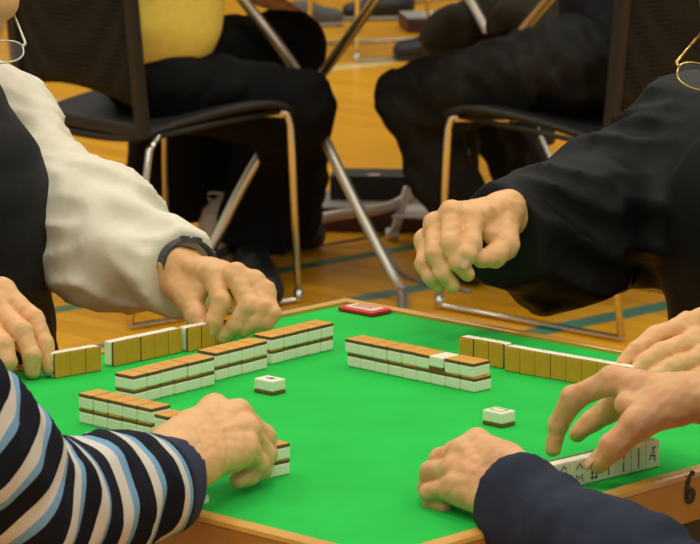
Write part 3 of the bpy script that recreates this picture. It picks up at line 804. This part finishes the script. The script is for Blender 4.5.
person('person', 'person in a navy sleeve with both bare hands at the near right tiles', (.68, -.70, 0), dict(
  pelvis=pel, chest=(.64, -.66, .86), neck=(.58, -.62, 1.05), head=((.555, -.59, 1.20), (-.66, .66, -.35), (-.2, .2, .95)),
  arms=dict(L=[sL4, eL4, at(512, 490, -.452)], R=[(.74, -.46, .99), at(890, 432, -.46), at(698, 397, -.30)]),
  legs=legs(pel, fw, sd, .40), hands=dict(L=h4L, R=h4R), skin=M['skin2'], trousers=dict(mat=M['jeans']),
  garments=[dict(name='navy_top', mat=M['navy'], res=.0055, torso=(.165, .160, .075), wr=.003, sleeves=dict(
      L=dict(pts=[sL4, eL4, cL4], rad=[.066, .054, .0475], wr=.005, fr=48, seed=44, k=.02, str=(.7, -.5, .2), cutn=at(472, 482, -.38)-at(530, 512, -.50)),
      R=dict(pts=[(.74, -.46, .99), at(890, 432, -.46), at(765, 405, -.345)], rad=[.066, .060, .044])))]))
# ============ watch and glasses
def ring_pts(c, ax, ra, rb, u, n=28):
    ax = nrm(ax); u = nrm(V3(u)-ax*np.dot(u, ax)); v = np.cross(ax, u)
    return [c+u*ra*math.cos(2*math.pi*i/n)+v*rb*math.sin(2*math.pi*i/n) for i in range(n)], u, v
wc = at(188, 266, .428); wax = at(213, 276, .365)-at(150, 262, .50)
watch = empty('wristwatch', wc, 'grey banded wristwatch on the wrist below the white sleeve', 'watch')
pts, u, v = ring_pts(wc, wax, .0335, .0285, h1L['f'][0][0]-h1L['f'][3][0])
V = []; F = []; n = len(pts); wa = nrm(wax)
for i, p in enumerate(pts):
    o = nrm(p-wc)
    for a, b in ((-.009, 0), (.009, 0), (.009, .003), (-.009, .003)): V.append(p+wa*a+o*b)
for i in range(n):
    j = (i+1) % n
    for k in range(4): F.append((i*4+k, j*4+k, j*4+(k+1) % 4, i*4+(k+1) % 4))
link_mesh('band', mesh_from(V, F, False), M['watchband'], watch)
tp = max(pts, key=lambda p: p[2]+.25*p[0]); o = nrm(tp-wc)
Rm = Matrix([[float(wa[i]), float(np.cross(o, wa)[i]), float(o[i])] for i in range(3)]).to_4x4()
bm = bmesh.new(); r = bmesh.ops.create_cone(bm, segments=32, radius1=.014, radius2=.013, depth=.006, cap_ends=True)
me = bm_mesh(bm); me.transform(Matrix.Translation(Vector((tp+o*.0015).tolist())) @ Rm); cs_ = link_mesh('case', me, M['watchband'], watch)
bm = bmesh.new(); bmesh.ops.create_cone(bm, segments=32, radius1=.011, radius2=.0105, depth=.001, cap_ends=True)
me = bm_mesh(bm); me.transform(Matrix.Translation(Vector((tp+o*.005).tolist())) @ Rm); link_mesh('dial_glass', me, M['watchface'], watch)
def glasses(name, label, hinge, ear, inner, down, mt, right):
    """hinge: outer hinge, ear: temple end, inner: unit vector along the front towards the nose, down: unit vector down the lens"""
    hinge = V3(hinge); root = empty(name, hinge, label, 'glasses')
    inner = nrm(inner); down = nrm(V3(down)-inner*np.dot(down, inner)); nf = nrm(np.cross(inner, down))
    parts = []
    for k in (0, 1):
        c = hinge+inner*(.029+k*.072)+down*.012
        ring = [c+inner*.026*np.sign(math.cos(a))*abs(math.cos(a))**.8+down*.018*np.sign(math.sin(a))*abs(math.sin(a))**.8 for a in [2*math.pi*i/32 for i in range(32)]]
        parts.append(tube(ring, .0011, 8, True))
        vs = [q-nf*.0007 for q in ring]+[q+nf*.0007 for q in ring]; m = 32
        fs = [tuple(range(m))[::-1], tuple(range(m, 2*m))]+[(i, (i+1) % m, m+(i+1) % m, m+i) for i in range(m)]
        link_mesh('lens', mesh_from(vs, fs, False), M['lens'], root)
    parts.append(tube([hinge+inner*.055+down*.008, hinge+inner*.065+down*.004, hinge+inner*.075+down*.008], .0013, 8, False, 4))
    parts.append(tube([hinge, hinge+inner*.004+down*.006], .0018, 8))
    parts.append(tube([hinge+inner*.130, hinge+inner*.126+down*.006], .0018, 8))
    v, f = join(parts); link_mesh('frame', mesh_from(v, f), mt, root)
    for q in (0, 1):
        off = inner*.130*q; e_ = V3(ear)+off
        v, f = tube([hinge+off, lerp(hinge+off, e_, .8), e_, e_+down*.0+nrm(e_-hinge-off)*.015+down*.02], [.0016, .0013, .0018, .0018], 8); link_mesh('temple', mesh_from(v, f), mt, root)
hg = at(25.5, 43, .432)
glasses('eyeglasses', 'dark wire eyeglasses on the bowed face above the white sleeve', hg, at(12, 10, .53), at(-25, 46, .425)-hg, (-.05, -.75, -.55), M['steel'], 0)
hg = at(676.5, 62, .40)
glasses('eyeglasses', 'gold wire eyeglasses on the bowed face above the black jacket', hg, at(701, 33, .50), at(722, 74, .40)-hg, at(682, 90, .375)-hg, M['gold'], 1)
# ---------------------------------------------------------------- chairs
def chair(name, label, loc, ang, hx=.22, hy=.22, group=None):
    """stacking chair: +x forward, +y to the sitter's left, origin on the floor"""
    r = empty(name, loc, label, 'chair', group, ang)
    # seat shell
    V = []; F = []; nx_, ny_ = 16, 12
    def sz(t, s):      # t 0 rear .. 1 front ; s -1..1
        z = .405+.045*math.sin(min(1, t*1.15)*math.pi/2)-.020*max(0, (t-.85)/.15)**2
        return z+.006*s*s-.012*(1-s*s)*(1-abs(t-.4))
    for th in (0, -.014):
        for i in range(nx_+1):
            for j in range(ny_+1):
                t = i/nx_; s = -1+2*j/ny_; wv = hy*(1-.10*(1-t))
                V.append((-hx+2*hx*t*1.02, s*wv, sz(t, s)+th))
    m = ny_+1; o = (nx_+1)*m
    for i in range(nx_):
        for j in range(ny_):
            a = i*m+j; F.append((a, a+m, a+m+1, a+1)); F.append((o+a, o+a+1, o+a+m+1, o+a+m))
    for i in range(nx_):
        for j in (0, ny_):
            a = i*m+j; F.append((a, a+m, o+a+m, o+a) if j else (a, o+a, o+a+m, a+m))
    for j in range(ny_):
        for i in (0, nx_):
            a = i*m+j; F.append((a, a+1, o+a+1, o+a) if not i else (a, o+a, o+a+1, a+1))
    link_mesh('seat', mesh_from(V, F), M['seatplastic'], r, False)
    # backrest frame : flat posts and a lower rail, with a mesh panel stretched between
    zb, zt = .405, .87; xb, xt = -hx+.005, -hx-.04
    bm = bmesh.new()
    for s in (-1, 1):
        L = math.hypot(zt-zb, xt-xb); a = math.atan2(xt-xb, zt-zb)
        T = Matrix.Translation((.5*(xb+xt), s*(hy-.012), .5*(zb+zt))) @ Matrix.Rotation(a, 4, 'Y')
        add_box(bm, None, (.022, .034, L), M=T, bevel=.006, seg=2)
    add_box(bm, (xb+.004, 0, zb+.012), (.022, 2*hy-.03, .028), bevel=.006)
    add_box(bm, (xt, 0, zt), (.022, 2*hy+.01, .03), bevel=.008)
    link_mesh('back_frame', bm_mesh(bm), M['seatplastic'], r, False)
    V = []; F = []; nu, nv = 14, 12
    for th in (0, .004):
        for i in range(nu+1):
            for j in range(nv+1):
                s = -1+2*i/nu; z0 = zb+.062+.035*(1-s*s); t = j/nv; z = z0+(zt-z0)*t
                x = xb+(xt-xb)*(z-zb)/(zt-zb)-.022*(1-s*s)
                V.append((x+th, s*(hy-.02), z))
    m = nv+1; o = (nu+1)*m
    for i in range(nu):
        for j in range(nv):
            a = i*m+j; F.append((a, a+1, a+m+1, a+m)); F.append((o+a, o+a+m, o+a+m+1, o+a+1))
    for i in range(nu): a = i*m; F.append((a, a+m, o+a+m, o+a))
    for j in range(nv):
        F.append((j, o+j, o+j+1, j+1)); a = nu*m+j; F.append((a, a+1, o+a+1, o+a))
    link_mesh('mesh_panel', mesh_from(V, F), M['mesh'], r, False)
    for s in (-1, 1):
        y = s*(hy-.005)
        v, f = tube([(hx-.02, y-s*.012, .428), (hx-.004, y-s*.006, .424), (hx+.001, y, .40), (hx+.012, y+s*.012, .012)], .0075, 10); link_mesh('leg', mesh_from(v, f), M['warmchrome'], r, False)
        v, f = tube([(-hx+.05, y-s*.012, .405), (-hx+.02, y-s*.006, .38), (-hx-.05, y+s*.012, .012)], .0075, 10); link_mesh('leg', mesh_from(v, f), M['chrome'], r, False)
        v, f = tube([(-hx-.050, y+s*.012, .012), (-hx-.044, y+s*.010, .008), (hx+.006, y+s*.010, .008), (hx+.012, y+s*.012, .012)], .0065, 8); link_mesh('runner', mesh_from(v, f), M['chrome'], r, False)
        v, f = tube([(-hx+.05, y-s*.012, .405), (0, y-s*.010, .418), (hx-.02, y-s*.012, .428)], .006, 8); link_mesh('side_rail', mesh_from(v, f), M['seatplastic'], r, False)
        v, f = tube([(hx+.012, y+s*.012, .030), (hx+.012, y+s*.012, .002)], .0105, 10); link_mesh('glide', mesh_from(v, f), M['chrome'], r, False)
    v, f = tube([(hx-.012, -hy+.012, .420), (hx-.06, 0, .405), (hx-.012, hy-.012, .420)], .005, 8, False, 6); link_mesh('cross_rod', mesh_from(v, f), M['warmchrome'], r, False)
    return r
def chair_copy(src, label, loc, ang, group=None):
    r = src.copy(); COL.objects.link(r); r.location = loc; r.rotation_euler = (0, 0, ang); r['label'] = label
    if group: r['group'] = group
    for c in src.children:
        k = c.copy(); COL.objects.link(k); k.parent = r
        for g in c.children:
            h = g.copy(); COL.objects.link(h); h.parent = k
    return r
aA = R_(40); fA = V3((math.cos(aA), math.sin(aA), 0)); lA = V3((-math.sin(aA), math.cos(aA), 0))
frA = on(297, 303, 0); cA = frA-fA*.212+lA*.237
chairA = chair('stacking_chair', 'black mesh back chair under the person in the yellow top', (cA[0], cA[1], 0), aA, .20, .235)
aB = R_(136.5); fB = V3((math.cos(aB), math.sin(aB), 0)); lB = V3((-math.sin(aB), math.cos(aB), 0))
flB = on(441, 309, 0); cB = flB-fB*.237-lB*.237
chairB = chair('stacking_chair', 'black mesh back chair under the person in charcoal trousers behind the black jacket', (cB[0], cB[1], 0), aB, .225, .235)
for (x, y), a, lab in (((-.72, .78), -45, 'chair under the person in the white top'), ((.72, .78), -135, 'chair under the person in the black jacket'), ((-.78, -.82), 45, 'chair under the person in the striped top'), ((.80, -.82), 135, 'chair under the person in the navy top'), ((.72, 5.70), -135, 'chair under the person in olive trousers')):
    chair_copy(chairA, 'black mesh back '+lab, (x, y, 0), R_(a), None)
q = on(356, 61, 0)
chair_copy(chairA, 'black mesh back chair on the empty floor, its chrome leg between the folding table tubes', (q[0]+.232*math.cos(R_(20))-.10, q[1]+.25, 0), R_(200))
q = on(385, 4, 0)
chair_copy(chairA, 'farthest black mesh back chair, only its chrome floor runner in view', (q[0]+.1, q[1]+.3, 0), R_(222))

# ---------------------------------------------------------------- second folding table
t2 = empty('folding_table', (.115, 4.71, 0), 'folding table on crossed steel tube legs between the two background chairs', 'table', None)
def tb(name, pts, r, m=None, st=5):
    v, f = tube(pts, r, 12, False, st); return link_mesh(name, mesh_from(v, f), m or M['steel'], t2)
pv = at(304, 86, 4.40); pv2 = at(505, 62, 5.05)
tb('leg', [at(222, -26, 4.44), at(243, 0, 4.41), at(280, 47, 4.39), pv, at(325, 140, 4.30), at(366, 224, 4.18), at(393, 276, 4.11), at(402, 296, 4.085), on(403, 318, .013)], .0125)
tb('leg', [at(383, -10, 4.16), at(375, 0, 4.17), at(325, 70, 4.36), pv+fA*.012, at(250, 172, 4.38), at(213, 245, 4.35), at(206, 260, 4.35)], .0125, M['warmchrome'])
tb('leg', [at(452, -30, 5.35), at(470, 0, 5.28), at(492, 40, 5.14), pv2, at(530, 120, 4.9), at(575, 215, 4.72), at(590, 240, 4.69)], .0125)
tb('leg', [at(575, -30, 4.75), at(548, 0, 4.82), at(518, 38, 4.96), pv2+fA*.026, at(470, 110, 5.0), at(425, 170, 4.90), at(410, 193, 4.88), at(396, 204, 4.87), at(375, 210, 4.85), at(322, 218, 4.80), at(262, 236, 4.66), at(206, 260, 4.35)], .0125, None, 4)
tb('brace', [at(408, 188, 4.88), at(404, 200, 4.87), at(392, 240, 4.86)], .011, None, 2)
q = at(392, 245, 4.86)
v, f = tube([(q[0], q[1], .03), (q[0], q[1], 0)], .016, 12); link_mesh('rubber_foot', mesh_from(v, f), M['steel'], t2)
bm = bmesh.new(); add_box(bm, (.115, 4.71, .695), (.84, .84, .045), R_(45), bevel=.004); link_mesh('tabletop', bm_mesh(bm), M['apronwood'], t2)
bm = bmesh.new(); add_box(bm, (.115, 4.71, .7185), (.79, .79, .004), R_(45)); link_mesh('felt_mat', bm_mesh(bm), M['felt'], t2)

# ---------------------------------------------------------------- background people
def simple_hand(w, f, s, d, curl=.5, sc=1.0):
    """w wrist, f towards the fingers, s from index to little finger, d palm-ward"""
    w, f, s, d = V3(w), nrm(f), nrm(s), nrm(d); J = dict(w=w, e=w-f*.07, f=[], sc=sc, res=.0032)
    for i, (m, o, L) in enumerate(((.088, -.026, 1.0), (.090, -.008, 1.08), (.086, .010, 1.0), (.078, .026, .82))):
        p = w+f*m*sc+s*o*sc; ch_ = [p]; a = curl*.5
        for l in (.044, .026, .020):
            p = p+(f*math.cos(a)+d*math.sin(a))*l*L*sc; ch_.append(p); a += curl*.6
        J['f'].append(ch_)
    J['t'] = [w+f*.018-s*.024+d*.008, w+f*.05-s*.046+d*.016, w+f*.078-s*.054+d*.02, w+f*.10-s*.052+d*.022]
    return J
# person in the yellow top
pA = V3((-.455, 4.17, .52)); hA = simple_hand(at(245, -8, 4.56), at(300, 9, 4.60)-at(245, -8, 4.56), (.35, -.8, -.2), (.1, .1, -1), .55)
hA2 = simple_hand((-.20, 4.30, .78), (.6, .6, -.1), (.5, -.6, 0), (.1, .1, -1), .55)
person('person', 'seated person in a mustard yellow top and wide black trousers', (-.44, 4.17, 0), dict(
  pelvis=pA, chest=(-.43, 4.19, .93), neck=(-.38, 4.22, 1.10), head=((-.34, 4.24, 1.26), (.85, .5, -.3), (.2, .1, .95)),
  arms=dict(L=[(-.50, 4.37, 1.05), (-.44, 4.50, .82), at(238, -12, 4.56)], R=[(-.34, 4.02, 1.05), (-.30, 4.10, .84), (-.20, 4.30, .78)]),
  legs=dict(R=[(-.40, 4.09, .475), at(293, 108, 4.28), at(286, 221, 4.72), on(309, 237, .03)], L=[(-.48, 4.33, .50), at(285, 48, 4.58), at(250, 250, 4.50), on(266, 293, .03)]),
  hands=dict(L=hA, R=hA2), res=.014, hair=M['greyhair'],
  trousers=dict(mat=M['blacktrouser'], rad=(.088, .090, .084), pel=.115, top=.12, hem=1.0, wr=.006, seed=5, res=.009),
  garments=[dict(name='yellow_top', mat=M['yellow'], res=.009, torso=(.158, .165, .09), low=.26, wr=.004, collar=.06, sleeves=dict(
     L=dict(pts=[(-.50, 4.37, 1.05), (-.44, 4.50, .82), at(226, -16, 4.555)], rad=[.07, .06, .045]), R=dict(pts=[(-.34, 4.02, 1.05), (-.30, 4.10, .84), (-.21, 4.28, .784)], rad=[.07, .06, .045])))]))
# person in charcoal trousers
pB = V3((.60, 4.07, .55)); hB = simple_hand((.38, 4.52, .76), (-.7, .7, -.1), (.7, .7, 0), (0, 0, -1), .4)
hB2 = simple_hand((.14, 4.28, .79), (-.5, .85, -.1), (-.8, -.5, 0), (0, 0, -1), .4)
person('person', 'seated person in charcoal trousers and dark jacket on the right background chair', (.54, 4.06, 0), dict(
  pelvis=pB, chest=(.59, 4.08, .93), neck=(.50, 4.13, 1.10), head=((.45, 4.16, 1.26), (-.7, .7, -.35), (-.2, .2, .95)),
  arms=dict(L=[(.40, 3.95, 1.05), (.30, 4.05, .88), (.14, 4.28, .79)], R=[(.66, 4.24, 1.05), (.56, 4.44, .86), (.38, 4.52, .76)]),
  legs=dict(L=[(.47, 3.98, .545), at(416, 100, 4.34), at(472, 244, 4.32), on(452, 246, .03)], R=[(.62, 4.14, .53), (.30, 4.50, .46), (.44, 4.60, .09), (.36, 4.72, .035)]),
  hands=dict(L=hB, R=hB2) if False else dict(R=hB, L=hB2), res=.014,
  trousers=dict(mat=M['greytrouser'], rad=(.105, .082, .066), hem=.9, wr=.006, fo=.009, seed=9, res=.008),
  garments=[dict(name='dark_jacket', mat=M['navyjacket'], res=.009, torso=(.155, .165, .09), low=.12, wr=.008, collar=.06, sleeves=dict(
     L=dict(pts=[(.40, 3.95, 1.05), (.30, 4.05, .88), (.16, 4.25, .797)], rad=[.07, .065, .05]), R=dict(pts=[(.66, 4.24, 1.05), (.56, 4.44, .86), (.40, 4.51, .765)], rad=[.07, .065, .05])))]))
# person in olive trousers on the far side
fw = V3((-q7, -q7, 0)); sd = V3((q7, -q7, 0)); pD = V3((.66, 5.66, .53))
person('person', 'person in dark olive trousers seated at the far side of the folding table', (.66, 5.66, 0), dict(
  pelvis=pD, chest=(.62, 5.62, .92), neck=(.56, 5.56, 1.10), head=((.54, 5.54, 1.26), (-.66, -.66, -.35), (-.2, -.2, .95)),
  arms=dict(L=[(.74, 5.44, 1.05), (.62, 5.28, .82), (.46, 5.2, .75)], R=[(.46, 5.72, 1.05), (.32, 5.56, .82), (.24, 5.42, .75)]),
  legs=dict(R=[(.58, 5.72, .52), at(456, 38, 5.30), at(462, 150, 5.30), at(455, 168, 5.15)], L=[(.74, 5.58, .52), at(520, 30, 5.16), at(530, 160, 5.10), at(520, 180, 4.98)]),
  hands=dict(L=simple_hand((.46, 5.2, .75), (-.7, -.7, -.1), (.7, -.7, 0), (0, 0, -1), .4), R=simple_hand((.24, 5.42, .75), (-.3, -.9, -.1), (-.9, .3, 0), (0, 0, -1), .4)), res=.014,
  trousers=dict(mat=M['olivetrouser'], rad=(.10, .080, .066), hem=.9, wr=.005, seed=15, res=.01),
  garments=[dict(name='grey_top', mat=M['navyjacket'], res=.01, torso=(.15, .155, .085), low=.12, collar=.06, sleeves=dict(
     L=dict(pts=[(.74, 5.44, 1.05), (.62, 5.28, .82), (.47, 5.205, .752)], rad=[.07, .06, .045]), R=dict(pts=[(.46, 5.72, 1.05), (.32, 5.56, .82), (.245, 5.43, .752)], rad=[.07, .06, .045])))]))

# ---------------------------------------------------------------- things on the floor
def case(name, label, c, ang, size, lid, latch=True):
    r = empty(name, (c[0], c[1], 0), label, 'case', None, ang); L, W, H = size
    bm = bmesh.new(); add_box(bm, (0, 0, H/2), (L, W, H), bevel=.006); link_mesh('case_base', bm_mesh(bm), M['maroon'], r, False)
    bm = bmesh.new(); add_box(bm, (0, 0, H+.002), (L-.004, W-.004, .004), bevel=.001); link_mesh('rim_strip', bm_mesh(bm), M['sole'], r, False)
    if lid:
        bm = bmesh.new(); add_box(bm, (lid[0], lid[1], H+.004+lid[4]/2), (lid[2], lid[3], lid[4]), bevel=.004); l = link_mesh('inner_tray', bm_mesh(bm), M['black'], r, False)
        bm = bmesh.new(); add_box(bm, (lid[0]+.01, lid[1]-lid[3]/2+.006, H+.004+lid[4]+.001), (.03, .012, .005), bevel=.0015); link_mesh('latch', bm_mesh(bm), M['chrome'], l, False)
    return r
q = on(385, 234, 0)
case('tile_case', 'maroon tile case with black inner tray under the folding table', (q[0]+.0, q[1]+.15), R_(-4), (.34, .26, .058), (-.035, .035, .20, .12, .062))
q = on(424, 214, .07)
pp = empty('paper_sheet', (q[0], q[1], .063), 'white paper sheets lying on the right end of the maroon tile case', 'paper')
bm = bmesh.new(); add_box(bm, (q[0]-.005, q[1]+.06, .0645), (.10, .17, .004), R_(-18)); add_box(bm, (q[0]+.0, q[1]+.05, .0675), (.08, .15, .002), R_(4)); link_mesh('sheets', bm_mesh(bm), M['paper'], pp)
q = on(436, 33, 0)
case('tile_case', 'small maroon case on the floor at the top, beyond the black shoe', (q[0]+.04, q[1]+.12), R_(8), (.32, .22, .052), None)
pp = empty('paper_sheet', (q[0]+.02, q[1]+.1, .056), 'white paper corner on the far maroon case at the top edge', 'paper')
bm = bmesh.new(); add_box(bm, (q[0]+.03, q[1]+.09, .0575), (.10, .14, .003), R_(35)); link_mesh('sheet', bm_mesh(bm), M['paper'], pp)
def shoe(name, label, p, ang, m, L=.27):
    r = empty(name, (p[0], p[1], 0), label, 'shoe', None, ang)
    def up(P):
        d = cap(P, (-.08, 0, .055), (.02, 0, .050), .042, .042); d = smin(d, cap(P, (.0, 0, .045), (.12, 0, .034), .042, .034), .03)
        d = smin(d, cap(P, (-.075, 0, .05), (-.075, 0, .09), .036, .036), .02); d = smax(d, -cap(P, (-.06, 0, .10), (-.05, 0, .14), .03, .04), .006)
        return smax(d, -(P[:, 2]-.014), .003)
    V, Q = surf(up, (-.14, -.06, -.01), (.18, .06, .15), .005); link_mesh('upper', np_mesh(V, Q), m, r, False)
    def so(P):
        d = cap(P, (-.08, 0, .02), (.02, 0, .02), .044, .043); d = smin(d, cap(P, (.0, 0, .02), (.12, 0, .02), .044, .037), .03)
        return smax(smax(d, P[:, 2]-.018, .002), -(P[:, 2]-.001), .002)
    V, Q = surf(so, (-.14, -.06, -.01), (.18, .06, .04), .004); link_mesh('sole', np_mesh(V, Q), M['sole'] if m != M['blackshoe'] or 'pale' in label else M['black'], r, False)
    return r
q = on(313, 27, 0); shoe('shoe', 'grey shoe on the far floor beyond the black knee', (q[0]-.04, q[1]), R_(10), M['greyshoe'])
q = on(388, 20, 0); shoe('shoe', 'flat black shoe with pale sole by the far chair runner', (q[0]-.02, q[1]), R_(190), M['blackshoe'])
q = on(428, 60, 0); shoe('shoe', 'black rounded shoe on the floor left of the olive trousers', (q[0]+.03, q[1]+.02), R_(195), M['blackshoe'])
# pale plastic bag by the tan table leg
q = on(218, 276, 0); pb = empty('plastic_bag', (q[0], q[1]+.12, 0), 'pale crumpled plastic bag on the floor behind the tan table leg', 'bag')
c0 = V3((q[0], q[1]+.12, 0))
def bagf(P):
    d = ell(P, c0+V3((0, 0, .075)), np.eye(3), (.058, .05, .078)); d = smin(d, cap(P, c0+V3((0, 0, .12)), c0+V3((.012, 0, .165)), .022, .016), .03)
    return smax(d+.004*wrin(P, 70, 4)+.002*wrin(P, 160, 6), -(P[:, 2]-.002), .004)
V, Q = surf(bagf, c0+V3((-.1, -.1, -.01)), c0+V3((.1, .1, .22)), .004); link_mesh('bag_body', np_mesh(V, Q), M['plasticbag'], pb)
v, f = tube([c0+V3((-.012, -.01, .15)), c0+V3((-.03, -.012, .172)), c0+V3((.0, -.014, .176)), c0+V3((.03, -.012, .165))], .004, 8, False, 5); link_mesh('handle', mesh_from(v, f), M['plasticbag'], pb)
# black coat hanging from the chair
q = at(182, 190, 4.50); ct = empty('coat', (q[0], q[1], 0), 'black coat hanging down below the seat of the left background chair', 'coat')
def coatf(P):
    a = at(150, 140, 4.50); b = at(225, 140, 4.56); c_ = at(146, 192, 4.52); d_ = at(206, 194, 4.58)
    d = smin(cap(P, a, b, .035, .035), cap(P, c_, d_, .045, .05), .05); d = smin(d, smin(cap(P, a, c_, .035, .045), cap(P, b, d_, .035, .05), .06), .06)
    d = smin(d, cap(P, lerp(a, b, .5), lerp(c_, d_, .5), .05, .06), .06)
    return d+.006*wrin(P, 45, 8, (1, .3, .1))
c0 = at(187, 175, 4.53); V, Q = surf(coatf, c0+V3((-.2, -.16, -.22)), c0+V3((.2, .16, .2)), .008); link_mesh('coat_cloth', np_mesh(V, Q), M['blacktrouser'], ct)
# thin pale cord
pts = [on(u, v_, .005) for u, v_ in ((387, 249), (391, 260), (399, 270), (409, 277), (424, 281), (444, 284), (470, 292))]
v, f = tube(pts, .0045, 8, False, 5); cd = link_mesh('cord', mesh_from(v, f), M['sole']); tag(cd, 'thin pale cord curving on the floor right of the steel table leg', 'cord')

# ---------------------------------------------------------------- the hall
bm = bmesh.new(); add_box(bm, (0, 8, -.05), (40, 40, .1)); tag(link_mesh('floor', bm_mesh(bm), M['floor']), kind='structure')
bm = bmesh.new(); add_box(bm, (0, 24, 4), (40, .2, 8)); tag(link_mesh('wall_back', bm_mesh(bm), M['wallpaint']), kind='structure')
w = bpy.data.worlds.new('hall'); SC.world = w; w.use_nodes = True
bg = w.node_tree.nodes['Background']; bg.inputs[0].default_value = (1.0, .97, .88, 1); bg.inputs[1].default_value = .42
for x in (-4.5, 0, 4.5):
    for y in (-3.5, 2.5, 9):
        L = bpy.data.lights.new('hall_lamp', 'AREA'); L.shape = 'RECTANGLE'; L.size = 2.0; L.size_y = 1.0; L.energy = 95 if y < 5 else 80
        L.color = (1.0, .945, .80)
        o = bpy.data.objects.new('hall_lamp', L); COL.objects.link(o); o.location = (x, y, 7.0)
cam = bpy.data.cameras.new('camera'); co = bpy.data.objects.new('camera', cam); COL.objects.link(co)
co.location = CAM.tolist(); co.rotation_euler = (math.pi/2-PIT, 0, 0)
cam.sensor_width = 36; cam.sensor_fit = 'HORIZONTAL'; cam.lens = FPX/700*36; cam.clip_end = 100
cam.dof.use_dof = True; cam.dof.focus_distance = 3.65; cam.dof.aperture_fstop = 26
SC.camera = co
vs = SC.view_settings; SC.display_settings.display_device = 'sRGB'; vs.view_transform = 'Standard'; vs.look = 'None'; vs.gamma = 1; vs.use_curve_mapping = False; vs.exposure = 0.2
